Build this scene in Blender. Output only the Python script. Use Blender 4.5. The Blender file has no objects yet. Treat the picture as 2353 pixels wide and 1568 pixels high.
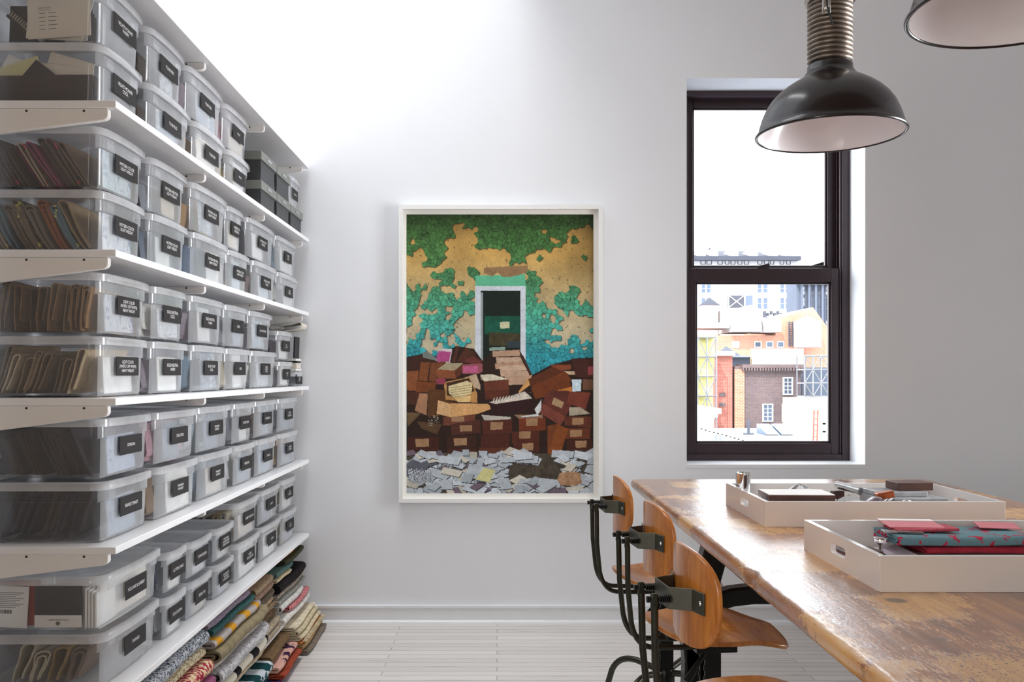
import bpy, math, random
import numpy as np
from math import sin, cos, pi, radians as R
from mathutils import Vector, Matrix, noise

SC = bpy.context.scene
COL = SC.collection
random.seed(7)

# ---------------------------------------------------------------- camera, world, sun, lights, exposure
CAMZ = 1.30
F = 2060.0; PX = 1142.0; PY = 860.0
cam_d = bpy.data.cameras.new('camera'); cam = bpy.data.objects.new('camera', cam_d); COL.objects.link(cam)
cam.location = (0, 0, CAMZ); cam.rotation_euler = (pi/2, 0, 0)
cam_d.sensor_width = 36.0; cam_d.lens = F/2353*36
cam_d.shift_x = (1176.5-PX)/2353; cam_d.shift_y = (PY-784)/2353
cam_d.clip_end = 1000; cam_d.clip_start = 0.05
SC.camera = cam
SC.view_settings.view_transform = 'Standard'; SC.view_settings.look = 'None'
SC.view_settings.gamma = 1; SC.view_settings.use_curve_mapping = False
SC.view_settings.exposure = 0.28
SC.cycles.transparent_max_bounces = 32
SC.cycles.max_bounces = 10; SC.cycles.diffuse_bounces = 5; SC.cycles.glossy_bounces = 4
SC.cycles.caustics_reflective = False; SC.cycles.caustics_refractive = False

W = bpy.data.worlds.new('sky'); SC.world = W; W.use_nodes = True
bg = W.node_tree.nodes['Background']; bg.inputs[0].default_value = (0.90, 0.95, 1.0, 1); bg.inputs[1].default_value = 3.8

def light(name, kind, loc, rot, energy, col, **kw):
    d = bpy.data.lights.new(name, kind); d.energy = energy; d.color = col
    for k, v in kw.items(): setattr(d, k, v)
    o = bpy.data.objects.new(name, d); COL.objects.link(o); o.location = loc; o.rotation_euler = rot
    return o
light('sun', 'SUN', (0, -20, 40), (R(48), 0, R(-28)), 3.6, (1, .95, .86), angle=R(.6))
# daylight coming down the skylight well, over the shelves by the back wall
light('skylight_daylight', 'AREA', (-0.62, 3.5, 5.5), (0, 0, 0), 35, (.97, .985, 1.0), shape='RECTANGLE', size=1.3, size_y=2.1, spread=R(96))
# daylight of the tall windows in the right-hand wall, out of frame
light('side_window_daylight', 'AREA', (3.25, 3.0, 1.7), (0, R(90), 0), 34, (.96, .98, 1.0), shape='RECTANGLE', size=1.9, size_y=1.2, spread=R(85))
# added lamp outside the sash, out of view, to whiten the window reveal
light('reveal_fill', 'AREA', (.05, 5.95, 2.5), Vector((1.8, -1.1, -.7)).to_track_quat('-Z', 'Y').to_euler(), 60, (.97, .98, 1.0), shape='RECTANGLE', size=1.3, size_y=1.6)
# tall windows of the left-hand wall, behind the camera
light('left_window_daylight', 'AREA', (-1.30, -.9, 1.75), (0, R(-90), 0), 62, (1.0, .985, .95), shape='RECTANGLE', size=1.8, size_y=2.2)
# added weak warm fill behind the camera, standing in for room bounce
light('rear_fill', 'AREA', (0.3, -3.3, 1.9), (R(90), 0, 0), 10, (1.0, .92, .84), shape='RECTANGLE', size=3.5, size_y=1.8)

# ---------------------------------------------------------------- mesh helpers
class MB:
    def __init__(s): s.v = []; s.f = []; s.m = []
    def add(s, vs, fs, mi=0):
        n = len(s.v); s.v += [tuple(v) for v in vs]
        s.f += [tuple(i+n for i in f) for f in fs]; s.m += [mi]*len(fs); return s
    def box(s, x0, x1, y0, y1, z0, z1, mi=0, M=None):
        vs = [Vector(p) for p in ((x0,y0,z0),(x1,y0,z0),(x1,y1,z0),(x0,y1,z0),(x0,y0,z1),(x1,y0,z1),(x1,y1,z1),(x0,y1,z1))]
        if M is not None: vs = [M @ v for v in vs]
        return s.add(vs, [(0,3,2,1),(4,5,6,7),(0,1,5,4),(1,2,6,5),(2,3,7,6),(3,0,4,7)], mi)
    def rings(s, rings, closed=False, cap=True, mi=0):
        n = len(rings[0]); vs = [p for r in rings for p in r]; fs = []
        m = len(rings)
        for i in range(m if closed else m-1):
            a = i*n; b = ((i+1) % m)*n
            for j in range(n): k = (j+1) % n; fs.append((a+j, a+k, b+k, b+j))
        if cap and not closed:
            fs.append(tuple(range(n-1, -1, -1))); fs.append(tuple((m-1)*n+j for j in range(n)))
        return s.add(vs, fs, mi)
    def tube(s, path, r, n=10, closed=False, cap=True, mi=0):
        P = [Vector(p) for p in path]; rs = r if isinstance(r, (list, tuple)) else [r]*len(P)
        rings = []; up = None; m = len(P)
        for i in range(m):
            a = P[(i-1) % m] if (closed or i > 0) else P[i]; b = P[(i+1) % m] if (closed or i < m-1) else P[i]
            t = (b-a).normalized()
            if up is None: up = Vector((0,0,1)) if abs(t.z) < .9 else Vector((1,0,0))
            x = t.cross(up)
            if x.length < 1e-5: x = t.orthogonal()
            x.normalize(); y = x.cross(t).normalized(); up = y
            rings.append([P[i] + (x*cos(2*pi*k/n) + y*sin(2*pi*k/n))*rs[i] for k in range(n)])
        return s.rings(rings, closed, cap, mi)
    def cyl(s, p0, p1, r0, r1=None, n=16, mi=0):
        return s.tube([p0, p1], [r0, r0 if r1 is None else r1], n, mi=mi)
    def lathe(s, prof, n=48, c=(0,0,0), cap=False, mi=0):
        c = Vector(c)
        return s.rings([[c + Vector((r*cos(2*pi*k/n), r*sin(2*pi*k/n), z)) for k in range(n)] for r, z in prof], False, cap, mi)
    def prism(s, poly, z0, z1, M=None, mi=0):
        a = [Vector((x, y, z0)) for x, y in poly]; b = [Vector((x, y, z1)) for x, y in poly]
        if M is not None: a = [M @ p for p in a]; b = [M @ p for p in b]
        return s.rings([a, b], mi=mi)
    def build(s, name, mat, parent=None, loc=(0,0,0), rot=(0,0,0), smooth=None, bevel=0, seg=2, ang=40):
        me = bpy.data.meshes.new(name); me.from_pydata(s.v, [], s.f)
        mats = mat if isinstance(mat, (list, tuple)) else [mat]
        for m in mats: me.materials.append(m)
        if len(mats) > 1: me.polygons.foreach_set('material_index', s.m)
        me.update()
        if smooth is None or smooth:
            me.shade_smooth(); me.set_sharp_from_angle(angle=R(ang))
        o = bpy.data.objects.new(name, me); COL.objects.link(o); o.location = loc; o.rotation_euler = rot
        if parent is not None: o.parent = parent
        if bevel:
            b = o.modifiers.new('edge', 'BEVEL'); b.width = bevel; b.segments = seg; b.limit_method = 'ANGLE'; b.angle_limit = R(35); b.harden_normals = False
        return o
def tag(o, label=None, cat=None, group=None, kind=None):
    if label: o['label'] = label
    if cat: o['category'] = cat
    if group: o['group'] = group
    if kind: o['kind'] = kind
    return o
def empty(name, loc, label, cat, group=None, rz=0):
    o = bpy.data.objects.new(name, None); COL.objects.link(o); o.location = loc; o.rotation_euler = (0, 0, rz); o.empty_display_size = .05
    return tag(o, label, cat, group)
def copy_tree(o, parent=None):
    c = o.copy(); COL.objects.link(c); c.parent = parent
    for ch in o.children: copy_tree(ch, c)
    return c
def at(px, py, Y): return Vector(((px-PX)*Y/F, Y, CAMZ+(PY-py)*Y/F))

# ---------------------------------------------------------------- materials
def lin(c):
    out = []
    for v in c[:3]:
        v = v/255.0 if max(c) > 1.0 else v
        out.append(v/12.92 if v <= .04045 else ((v+.055)/1.055)**2.4)
    return tuple(out)+(1.0,)
def mat0(name):
    m = bpy.data.materials.new(name); m.use_nodes = True
    nt = m.node_tree; return m, nt, nt.nodes['Principled BSDF']
def nd(nt, t, **kw):
    n = nt.nodes.new(t)
    for k, v in kw.items():
        if k == 'inp':
            for a, b in v.items(): n.inputs[a].default_value = b
        else: setattr(n, k, v)
    return n
def ramp(nt, stops, interp='LINEAR'):
    n = nt.nodes.new('ShaderNodeValToRGB'); cr = n.color_ramp; cr.interpolation = interp
    while len(cr.elements) < len(stops): cr.elements.new(.5)
    for e, (p, c) in zip(cr.elements, stops): e.position = p; e.color = c
    return n
def coord(nt, scale=(1,1,1), kind='Object', rot=(0,0,0)):
    t = nt.nodes.new('ShaderNodeTexCoord'); m = nt.nodes.new('ShaderNodeMapping')
    m.inputs['Scale'].default_value = scale; m.inputs['Rotation'].default_value = rot
    nt.links.new(t.outputs[kind], m.inputs['Vector']); return m.outputs[0]
def plain(name, c, rough=.5, metal=0, var=.06, nscale=14, bump=.0, bscale=60, coat=0, spec=None):
    """one colour broken up by a soft noise, with an optional fine bump"""
    m, nt, b = mat0(name); L = nt.links; v = coord(nt)
    no = nd(nt, 'ShaderNodeTexNoise', inp={'Scale': nscale, 'Detail': 4}); L.new(v, no.inputs['Vector'])
    c = lin(c); lo = tuple(x*(1-var*1.6) for x in c[:3])+(1,); hi = tuple(min(1, x*(1+var)) for x in c[:3])+(1,)
    r = ramp(nt, [(.3, lo), (.7, hi)]); L.new(no.outputs[0], r.inputs[0]); L.new(r.outputs[0], b.inputs['Base Color'])
    b.inputs['Roughness'].default_value = rough; b.inputs['Metallic'].default_value = metal
    if coat: b.inputs['Coat Weight'].default_value = coat; b.inputs['Coat Roughness'].default_value = .08
    if spec is not None: b.inputs['Specular IOR Level'].default_value = spec
    if bump:
        n2 = nd(nt, 'ShaderNodeTexNoise', inp={'Scale': bscale, 'Detail': 3}); L.new(v, n2.inputs['Vector'])
        bp = nd(nt, 'ShaderNodeBump', inp={'Strength': bump, 'Distance': .004}); L.new(n2.outputs[0], bp.inputs['Height']); L.new(bp.outputs[0], b.inputs['Normal'])
    return m
_cloth = {}
def cloth(c, c2=None, kind='plain', scale=30, bump=.5):
    key = (tuple(c), tuple(c2) if c2 else None, kind, scale)
    if key in _cloth: return _cloth[key]
    m, nt, b = mat0('cloth'); L = nt.links; b.inputs['Roughness'].default_value = .9; b.inputs['Specular IOR Level'].default_value = .2
    v = coord(nt); A = lin(c); B = lin(c2) if c2 else tuple(x*.72 for x in A[:3])+(1,)
    n1 = nd(nt, 'ShaderNodeTexNoise', inp={'Scale': scale*3.2 if kind == 'speckle' else 25, 'Detail': 3}); L.new(v, n1.inputs['Vector'])
    if kind == 'plain': r = ramp(nt, [(.3, B), (.62, A)]); src = n1.outputs[0]
    elif kind == 'speckle': r = ramp(nt, [(.40, B), (.56, A)]); src = n1.outputs[0]
    elif kind == 'bands':      # stripes across the length
        w = nd(nt, 'ShaderNodeTexWave', bands_direction='Y', inp={'Scale': scale, 'Distortion': 1.5, 'Detail': 2, 'Detail Scale': 3}); L.new(v, w.inputs['Vector'])
        r = ramp(nt, [(.70, A), (.76, B)]); src = w.outputs[0]
    elif kind == 'check':
        k = nd(nt, 'ShaderNodeTexChecker', inp={'Scale': scale, 'Color1': (0,0,0,1), 'Color2': (1,1,1,1)})
        mx = nd(nt, 'ShaderNodeMixRGB', blend_type='ADD', inp={'Fac': .03}); L.new(v, mx.inputs[1]); L.new(n1.outputs['Color'], mx.inputs[2]); L.new(mx.outputs[0], k.inputs['Vector'])
        r = ramp(nt, [(.4, A), (.6, B)]); src = k.outputs[0]
    elif kind == 'floral':
        vo = nd(nt, 'ShaderNodeTexVoronoi', inp={'Scale': scale}); mx = nd(nt, 'ShaderNodeMixRGB', blend_type='ADD', inp={'Fac': .12}); L.new(v, mx.inputs[1]); L.new(n1.outputs['Color'], mx.inputs[2]); L.new(mx.outputs[0], vo.inputs['Vector'])
        r = ramp(nt, [(.30, B), (.36, A)]); src = vo.outputs['Distance']
    L.new(src, r.inputs[0]); L.new(r.outputs[0], b.inputs['Base Color'])
    n2 = nd(nt, 'ShaderNodeTexNoise', inp={'Scale': 150, 'Detail': 4}); L.new(v, n2.inputs['Vector'])
    bp = nd(nt, 'ShaderNodeBump', inp={'Strength': bump, 'Distance': .003}); L.new(n2.outputs[0], bp.inputs['Height']); L.new(bp.outputs[0], b.inputs['Normal'])
    _cloth[key] = m; return m

M = {}
M['wall'] = plain('wall_paint', (232, 234, 238), .6, var=.008, nscale=3, bump=.03, bscale=90)
M['ceiling'] = plain('ceiling_paint', (238, 238, 238), .7, var=.01)
M['loft'] = plain('darkened_loft_wall', (152, 136, 120), .8, var=.1, nscale=6)  # unseen walls and ceiling, colour darkened to cut bounced light
M['trim'] = plain('trim_paint', (232, 234, 237), .35, var=.01)
M['shelf'] = plain('shelf_enamel', (240, 240, 242), .35, var=.008)
M['bracket'] = plain('bracket_enamel', (236, 233, 230), .3, var=.01)
M['screw'] = plain('screw_dark', (60, 55, 50), .4, .6)
M['winframe'] = plain('dark_bronze_paint', (52, 38, 44), .32, var=.06, bump=.02)
M['tray'] = plain('white_lacquer', (226, 221, 218), .13, var=.01, nscale=5, coat=.4)
M['iron'] = plain('black_iron', (26, 28, 28), .32, .55, var=.2, bump=.05, bscale=120)
M['tube'] = plain('green_grey_steel', (62, 62, 54), .34, .75, var=.15, bump=.03, bscale=150)
M['plate'] = plain('grey_painted_plate', (86, 86, 76), .42, .6, var=.14, bump=.05, bscale=110)
M['chrome'] = plain('chrome', (225, 225, 228), .06, 1, var=.01)
M['nickel'] = plain('brushed_nickel', (190, 188, 186), .22, 1, var=.03)
M['enamel_out'] = plain('dark_enamel', (24, 15, 19), .24, var=.1, nscale=6, coat=.15)
M['enamel_in'] = plain('white_enamel', (236, 230, 232), .22, var=.02, nscale=5, coat=.3)
M['galv'] = plain('aged_aluminium', (140, 128, 118), .38, .8, var=.22, nscale=22, bump=.2, bscale=70)
M['cable'] = plain('black_cable', (18, 18, 18), .5)
M['tagpaper'] = plain('black_tag_card', (34, 31, 32), .75, var=.05)
M['ink'] = plain('white_ink', (235, 235, 235), .6, var=.0)
M['greyink'] = plain('grey_ink', (95, 92, 92), .7, var=.0)
M['card'] = plain('cream_card', (222, 214, 200), .8, var=.03)
M['whitecard'] = plain('white_card', (232, 230, 226), .75, var=.02)
M['darkcard'] = plain('charcoal_card', (38, 36, 40), .7, var=.06)
M['brownfold'] = plain('dark_brown_folder', (50, 38, 36), .7, var=.1)
M['redcard'] = plain('red_card', (150, 34, 26), .6)
M['yellowpaper'] = plain('pale_yellow_paper', (218, 210, 160), .8)
M['blackbox'] = plain('charcoal_fibreboard', (62, 64, 66), .6, var=.08, bump=.05, bscale=160)
M['blacklid'] = plain('grey_fibreboard_lid', (128, 130, 126), .6, var=.05)
M['frame'] = plain('white_frame', (238, 238, 236), .4, var=.008)
M['mat'] = plain('picture_mat', (240, 238, 232), .8, var=.008)

def sheen_fac(nt, ior=1.45):
    """Fresnel reflectance that is the same from both sides of a thin sheet"""
    g = nd(nt, 'ShaderNodeNewGeometry'); mr = nd(nt, 'ShaderNodeMapRange', inp={'To Min': ior, 'To Max': 1/ior}); nt.links.new(g.outputs['Backfacing'], mr.inputs['Value'])
    fr = nd(nt, 'ShaderNodeFresnel'); nt.links.new(mr.outputs[0], fr.inputs['IOR']); return fr
def plastic(name, fac, tint):
    m = bpy.data.materials.new(name); m.use_nodes = True; nt = m.node_tree; nt.nodes.clear(); L = nt.links
    out = nd(nt, 'ShaderNodeOutputMaterial'); tr = nd(nt, 'ShaderNodeBsdfTransparent', inp={'Color': (.96, .965, .97, 1)})
    di = nd(nt, 'ShaderNodeBsdfDiffuse', inp={'Color': tint}); tl = nd(nt, 'ShaderNodeBsdfTranslucent', inp={'Color': tint})
    m1 = nd(nt, 'ShaderNodeMixShader', inp={'Fac': .35}); L.new(di.outputs[0], m1.inputs[1]); L.new(tl.outputs[0], m1.inputs[2])
    v = coord(nt); no = nd(nt, 'ShaderNodeTexNoise', inp={'Scale': 9, 'Detail': 3}); L.new(v, no.inputs['Vector'])
    mr = nd(nt, 'ShaderNodeMapRange', inp={'From Min': .3, 'From Max': .7, 'To Min': fac*.82, 'To Max': fac*1.15}); L.new(no.outputs[0], mr.inputs['Value'])
    m2 = nd(nt, 'ShaderNodeMixShader'); L.new(mr.outputs[0], m2.inputs['Fac']); L.new(tr.outputs[0], m2.inputs[1]); L.new(m1.outputs[0], m2.inputs[2])
    gl = nd(nt, 'ShaderNodeBsdfGlossy', inp={'Roughness': .14, 'Color': (1,1,1,1)})
    lw = sheen_fac(nt); m3 = nd(nt, 'ShaderNodeMixShader')
    L.new(lw.outputs[0], m3.inputs['Fac']); L.new(m2.outputs[0], m3.inputs[1]); L.new(gl.outputs[0], m3.inputs[2]); L.new(m3.outputs[0], out.inputs[0])
    return m
M['plastic'] = plastic('clear_plastic', .10, (.92, .94, .98, 1))
M['lit_front'] = plastic('lit_plastic_front', .36, (.93, .96, 1.0, 1))  # same plastic made milkier: daylight on the bin fronts put into the material
M['lid'] = plastic('frosted_plastic_lid', .6, (.86, .87, .90, 1))
def glassmat(name, fac=.08, col=(1,1,1,1)):
    m = bpy.data.materials.new(name); m.use_nodes = True; nt = m.node_tree; nt.nodes.clear(); L = nt.links
    out = nd(nt, 'ShaderNodeOutputMaterial'); tr = nd(nt, 'ShaderNodeBsdfTransparent', inp={'Color': col}); gl = nd(nt, 'ShaderNodeBsdfGlossy', inp={'Roughness': .02})
    fr = sheen_fac(nt); m3 = nd(nt, 'ShaderNodeMixShader'); L.new(fr.outputs[0], m3.inputs['Fac']); L.new(tr.outputs[0], m3.inputs[1]); L.new(gl.outputs[0], m3.inputs[2]); L.new(m3.outputs[0], out.inputs[0])
    return m
M['pane'] = glassmat('window_glass')
m, nt, b = mat0('crystal_glass'); b.inputs['Transmission Weight'].default_value = .9; b.inputs['Roughness'].default_value = .05; b.inputs['IOR'].default_value = 1.5; b.inputs['Base Color'].default_value = (.95,.97,.98,1); M['crystal'] = m
m, nt, b = mat0('smoked_glass'); b.inputs['Transmission Weight'].default_value = .5; b.inputs['Roughness'].default_value = .08; b.inputs['Base Color'].default_value = (.25,.2,.24,1); M['smoked'] = m

def floormat():
    m, nt, b = mat0('white_painted_floorboards'); L = nt.links; v = coord(nt)
    br = nd(nt, 'ShaderNodeTexBrick', offset=.37, offset_frequency=2, inp={'Color1': lin((222,219,216)), 'Color2': lin((206,202,198)), 'Mortar': lin((120,112,106)), 'Scale': 1.0, 'Mortar Size': .0014, 'Mortar Smooth': .3, 'Brick Width': 1.35, 'Row Height': .0585, 'Bias': .2})
    L.new(v, br.inputs['Vector'])
    v2 = coord(nt, (1.3, 26, 1)); n1 = nd(nt, 'ShaderNodeTexNoise', inp={'Scale': 2.2, 'Detail': 6, 'Roughness': .65}); L.new(v2, n1.inputs['Vector'])
    r = ramp(nt, [(.30, lin((176,166,158))), (.42, (1,1,1,1))]); L.new(n1.outputs[0], r.inputs[0])
    mx = nd(nt, 'ShaderNodeMixRGB', blend_type='MULTIPLY', inp={'Fac': .6}); L.new(br.outputs[0], mx.inputs[1]); L.new(r.outputs[0], mx.inputs[2]); L.new(mx.outputs[0], b.inputs['Base Color'])
    b.inputs['Roughness'].default_value = .34
    iv = nd(nt, 'ShaderNodeMath', operation='MULTIPLY_ADD', inp={1: -1.0, 2: 1.0}); L.new(br.outputs['Fac'], iv.inputs[0])
    ad = nd(nt, 'ShaderNodeMath', operation='MULTIPLY_ADD', inp={1: .25}); L.new(n1.outputs[0], ad.inputs[0]); L.new(iv.outputs[0], ad.inputs[2])
    bp = nd(nt, 'ShaderNodeBump', inp={'Strength': .5, 'Distance': .002}); L.new(ad.outputs[0], bp.inputs['Height']); L.new(bp.outputs[0], b.inputs['Normal'])
    return m
M['floor'] = floormat()

def woodtop():
    m, nt, b = mat0('worn_varnished_oak'); L = nt.links
    v = coord(nt, (14, 1.1, 6)); v1 = coord(nt)
    g = nd(nt, 'ShaderNodeTexNoise', inp={'Scale': 2.4, 'Detail': 8, 'Roughness': .68, 'Distortion': .4}); L.new(v, g.inputs['Vector'])
    rg = ramp(nt, [(.32, lin((84,42,12))), (.5, lin((146,84,28))), (.68, lin((180,118,50)))]); L.new(g.outputs[0], rg.inputs[0])
    # varnish left / worn through to bare wood
    p = nd(nt, 'ShaderNodeTexNoise', inp={'Scale': 3.6, 'Detail': 3, 'Roughness': .5}); L.new(v1, p.inputs['Vector'])
    v3 = coord(nt, (40, 7.0, 1), rot=(0,0,R(10))); p2 = nd(nt, 'ShaderNodeTexNoise', inp={'Scale': 5.0, 'Detail': 10, 'Roughness': .68}); L.new(v3, p2.inputs['Vector'])
    ad = nd(nt, 'ShaderNodeMath', operation='MULTIPLY_ADD', inp={1: .82}); L.new(p.outputs[0], ad.inputs[0])
    m5 = nd(nt, 'ShaderNodeMath', operation='MULTIPLY', inp={1: .30}); L.new(p2.outputs[0], m5.inputs[0]); L.new(m5.outputs[0], ad.inputs[2])
    rp = ramp(nt, [(.585, (0,0,0,1)), (.61, (1,1,1,1))]); L.new(ad.outputs[0], rp.inputs[0])
    bare = ramp(nt, [(.3, lin((178,120,56))), (.6, lin((210,160,92)))]); L.new(g.outputs[0], bare.inputs[0])
    m1 = nd(nt, 'ShaderNodeMixRGB'); L.new(rp.outputs[0], m1.inputs[0]); L.new(rg.outputs[0], m1.inputs[1]); L.new(bare.outputs[0], m1.inputs[2])
    # pits and wormholes
    vo = nd(nt, 'ShaderNodeTexVoronoi', inp={'Scale': 120}); L.new(v1, vo.inputs['Vector'])
    pn = nd(nt, 'ShaderNodeTexNoise', inp={'Scale': 5, 'Detail': 2}); L.new(v1, pn.inputs['Vector'])
    th = nd(nt, 'ShaderNodeMapRange', inp={'From Min': .42, 'From Max': .7, 'To Min': .10, 'To Max': .27}); L.new(pn.outputs[0], th.inputs['Value'])
    lt = nd(nt, 'ShaderNodeMath', operation='LESS_THAN'); L.new(vo.outputs['Distance'], lt.inputs[0]); L.new(th.outputs[0], lt.inputs[1])
    m2 = nd(nt, 'ShaderNodeMixRGB', inp={'Color2': lin((44,24,14))}); L.new(lt.outputs[0], m2.inputs[0]); L.new(m1.outputs[0], m2.inputs[1])
    last = m2
    for kx, ky, rx, ry, kc in ((.846, 1.90, .024, .022, (50,34,28)), (.724, 1.90, .019, .007, (62,34,18)), (.655, 2.165, .055, .0035, (70,38,20)), (.80, 1.62, .014, .010, (60,36,24)), (1.15, 1.45, .03, .004, (214,170,110)), (1.02, 1.60, .006, .03, (222,180,120))):
        sb = nd(nt, 'ShaderNodeVectorMath', operation='SUBTRACT'); sb.inputs[1].default_value = (kx-1.294, ky-2.4375, 0); L.new(v1, sb.inputs[0])
        ml = nd(nt, 'ShaderNodeVectorMath', operation='MULTIPLY'); ml.inputs[1].default_value = (1/rx, 1/ry, 0); L.new(sb.outputs[0], ml.inputs[0])
        ln = nd(nt, 'ShaderNodeVectorMath', operation='LENGTH'); L.new(ml.outputs[0], ln.inputs[0])
        mp = nd(nt, 'ShaderNodeMapRange', inp={'From Min': .7, 'From Max': 1.15, 'To Min': .9, 'To Max': 0.0}); L.new(ln.outputs['Value'], mp.inputs['Value'])
        mm = nd(nt, 'ShaderNodeMixRGB', inp={'Color2': lin(kc)}); L.new(mp.outputs[0], mm.inputs[0]); L.new(last.outputs[0], mm.inputs[1]); last = mm
    L.new(last.outputs[0], b.inputs['Base Color']); b.inputs['Coat IOR'].default_value = 1.8
    rr = ramp(nt, [(0, (.27,.27,.27,1)), (1, (.36,.36,.36,1))]); L.new(rp.outputs[0], rr.inputs[0]); L.new(rr.outputs[0], b.inputs['Roughness'])
    b.inputs['Coat Weight'].default_value = .9; b.inputs['Coat Roughness'].default_value = .27
    s1 = nd(nt, 'ShaderNodeMath', operation='MULTIPLY_ADD', inp={1: -1.2}); L.new(lt.outputs[0], s1.inputs[0]); L.new(g.outputs[0], s1.inputs[2])
    s2 = nd(nt, 'ShaderNodeMath', operation='MULTIPLY_ADD', inp={1: -.12}); L.new(rp.outputs[0], s2.inputs[0]); L.new(s1.outputs[0], s2.inputs[2])
    fn = nd(nt, 'ShaderNodeTexNoise', inp={'Scale': 130, 'Detail': 3}); L.new(v1, fn.inputs['Vector']); s3 = nd(nt, 'ShaderNodeMath', operation='MULTIPLY_ADD', inp={1: .5}); L.new(fn.outputs[0], s3.inputs[0]); L.new(s2.outputs[0], s3.inputs[2]); s2 = s3
    bp = nd(nt, 'ShaderNodeBump', inp={'Strength': .4, 'Distance': .003}); L.new(s2.outputs[0], bp.inputs['Height']); L.new(bp.outputs[0], b.inputs['Normal'])
    L.new(bp.outputs[0], b.inputs['Coat Normal'])
    return m
M['table'] = woodtop()
def ply(name, c1, c2, sc=(3, 22, 3), rough=.3):
    m, nt, b = mat0(name); L = nt.links; v = coord(nt, sc)
    g = nd(nt, 'ShaderNodeTexNoise', inp={'Scale': 2.0, 'Detail': 7, 'Roughness': .6, 'Distortion': .6}); L.new(v, g.inputs['Vector'])
    r = ramp(nt, [(.3, lin(c1)), (.7, lin(c2))]); L.new(g.outputs[0], r.inputs[0])
    v1 = coord(nt); n2 = nd(nt, 'ShaderNodeTexNoise', inp={'Scale': 6, 'Detail': 3}); L.new(v1, n2.inputs['Vector'])
    r2 = ramp(nt, [(.3, (.62,.5,.42,1)), (.5, (1,1,1,1))]); L.new(n2.outputs[0], r2.inputs[0])
    mx = nd(nt, 'ShaderNodeMixRGB', blend_type='MULTIPLY', inp={'Fac': .6}); L.new(r.outputs[0], mx.inputs[1]); L.new(r2.outputs[0], mx.inputs[2])
    L.new(mx.outputs[0], b.inputs['Base Color']); b.inputs['Roughness'].default_value = rough; b.inputs['Coat Weight'].default_value = .3; b.inputs['Coat Roughness'].default_value = .15
    return m
M['ply'] = ply('orange_plywood', (150, 80, 24), (208, 134, 58))
M['plyedge'] = ply('plywood_seat', (150, 84, 32), (202, 138, 70), (22, 3, 3), .3)
M['walnut'] = ply('walnut', (62, 34, 26), (92, 54, 40), (3, 20, 3), .4)
# ---------------------------------------------------------------- room shell
XL, XR, YB, YF, ZC = -1.375, 3.3, 4.674, -3.4, 3.6
def S(o): o['kind'] = 'structure'; return o
S(MB().box(XL-.3, XR+.3, YF-.3, YB+.4, -.12, 0).build('floor', M['floor']))
wx0, wx1, wz0, wz1 = .989, 1.9195, CAMZ-.4719, CAMZ+1.5429
wb = MB()
wb.box(XL-.3, wx0, YB, YB+.38, 0, ZC+2.1); wb.box(wx1, XR+.3, YB, YB+.38, 0, ZC+.9)
wb.box(wx0, wx1, YB, YB+.38, 0, wz0); wb.box(wx0, wx1, YB, YB+.38, wz1, ZC+.9)
S(wb.build('wall_back', M['wall'], smooth=False))
S(MB().box(XL-.3, XL, 2.2, YB, 0, ZC+2.1).build('wall_left', M['wall'], smooth=False))
S(MB().box(XL-.3, XL, YF, 2.2, 0, ZC).build('wall_left', M['loft'], smooth=False))  # near stretch coloured darker so it bounces less onto the shelf ends
S(MB().box(XR, XR+.3, YF, YB, 0, ZC).build('wall_right', M['wall'], smooth=False))
S(MB().box(XL-.3, XR+.3, YF-.3, YF, 0, ZC).build('wall_front', M['loft'], smooth=False))
sx0, sx1, sy0, sy1 = XL, .08, 2.45, YB
cl = MB(); cl.box(sx1, XR+.3, sy0-.6, YB, ZC, ZC+.2); cl.box(XL-.3, sx1, sy0-.6, sy0, ZC, ZC+.2)
cl.box(sx1, sx1+.1, sy0, YB, ZC+.2, ZC+2.1); cl.box(XL-.3, sx1+.1, sy0-.1, sy0, ZC+.2, ZC+2.1)
cl.box(XL-.3, sx1+.1, sy0-.1, YB+.38, ZC+2.1, ZC+2.2)
S(cl.build('ceiling', M['ceiling'], smooth=False))
S(MB().box(XL-.3, XR+.3, YF-.3, sy0-.6, ZC, ZC+.2).build('ceiling', M['loft'], smooth=False))
bb = MB(); bb.box(XL, XR, YB-.018, YB, 0, .085); bb.box(XL, XR, YB-.024, YB, .085, .097)
bb.rings([[(XL, YB-.018-.016*a, .022*b) for a, b in ((0,0),(1,0),(.92,.4),(.7,.75),(.4,.95),(0,1))], [(XR, YB-.018-.016*a, .022*b) for a, b in ((0,0),(1,0),(.92,.4),(.7,.75),(.4,.95),(0,1))]])
S(bb.build('baseboard_back', M['trim']))
S(MB().box(XR-.018, XR, YF, YB-.03, 0, .095).build('baseboard_right', M['trim'], bevel=.004))

# ---------------------------------------------------------------- window: a double-hung sash set deep in the wall
wn = empty('window_1', ((wx0+wx1)/2, 4.876, wz0), None, None); S(wn)
def wbx(x0, x1, y0, y1, z0, z1): return (x0-(wx0+wx1)/2, x1-(wx0+wx1)/2, y0-4.876, y1-4.876, z0-wz0, z1-wz0)
f = MB()
for x0, x1 in ((wx0, wx0+.042), (wx1-.042, wx1)): f.box(*wbx(x0, x1, 4.876, 5.03, wz0, wz1))
f.box(*wbx(wx0+.042, wx1-.042, 4.876, 5.03, wz1-.03, wz1)); f.box(*wbx(wx0+.042, wx1-.042, 4.876, 5.03, wz0, wz0+.035))
for x0, x1 in ((wx0+.042, wx0+.052), (wx1-.052, wx1-.042)):
    f.box(*wbx(x0, x1, 4.934, 4.944, wz0+.035, wz1-.03)); f.box(*wbx(x0, x1, 4.885, 4.893, wz0+.035, wz1-.03))
f.build('frame', M['winframe'], wn, bevel=.003)
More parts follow.
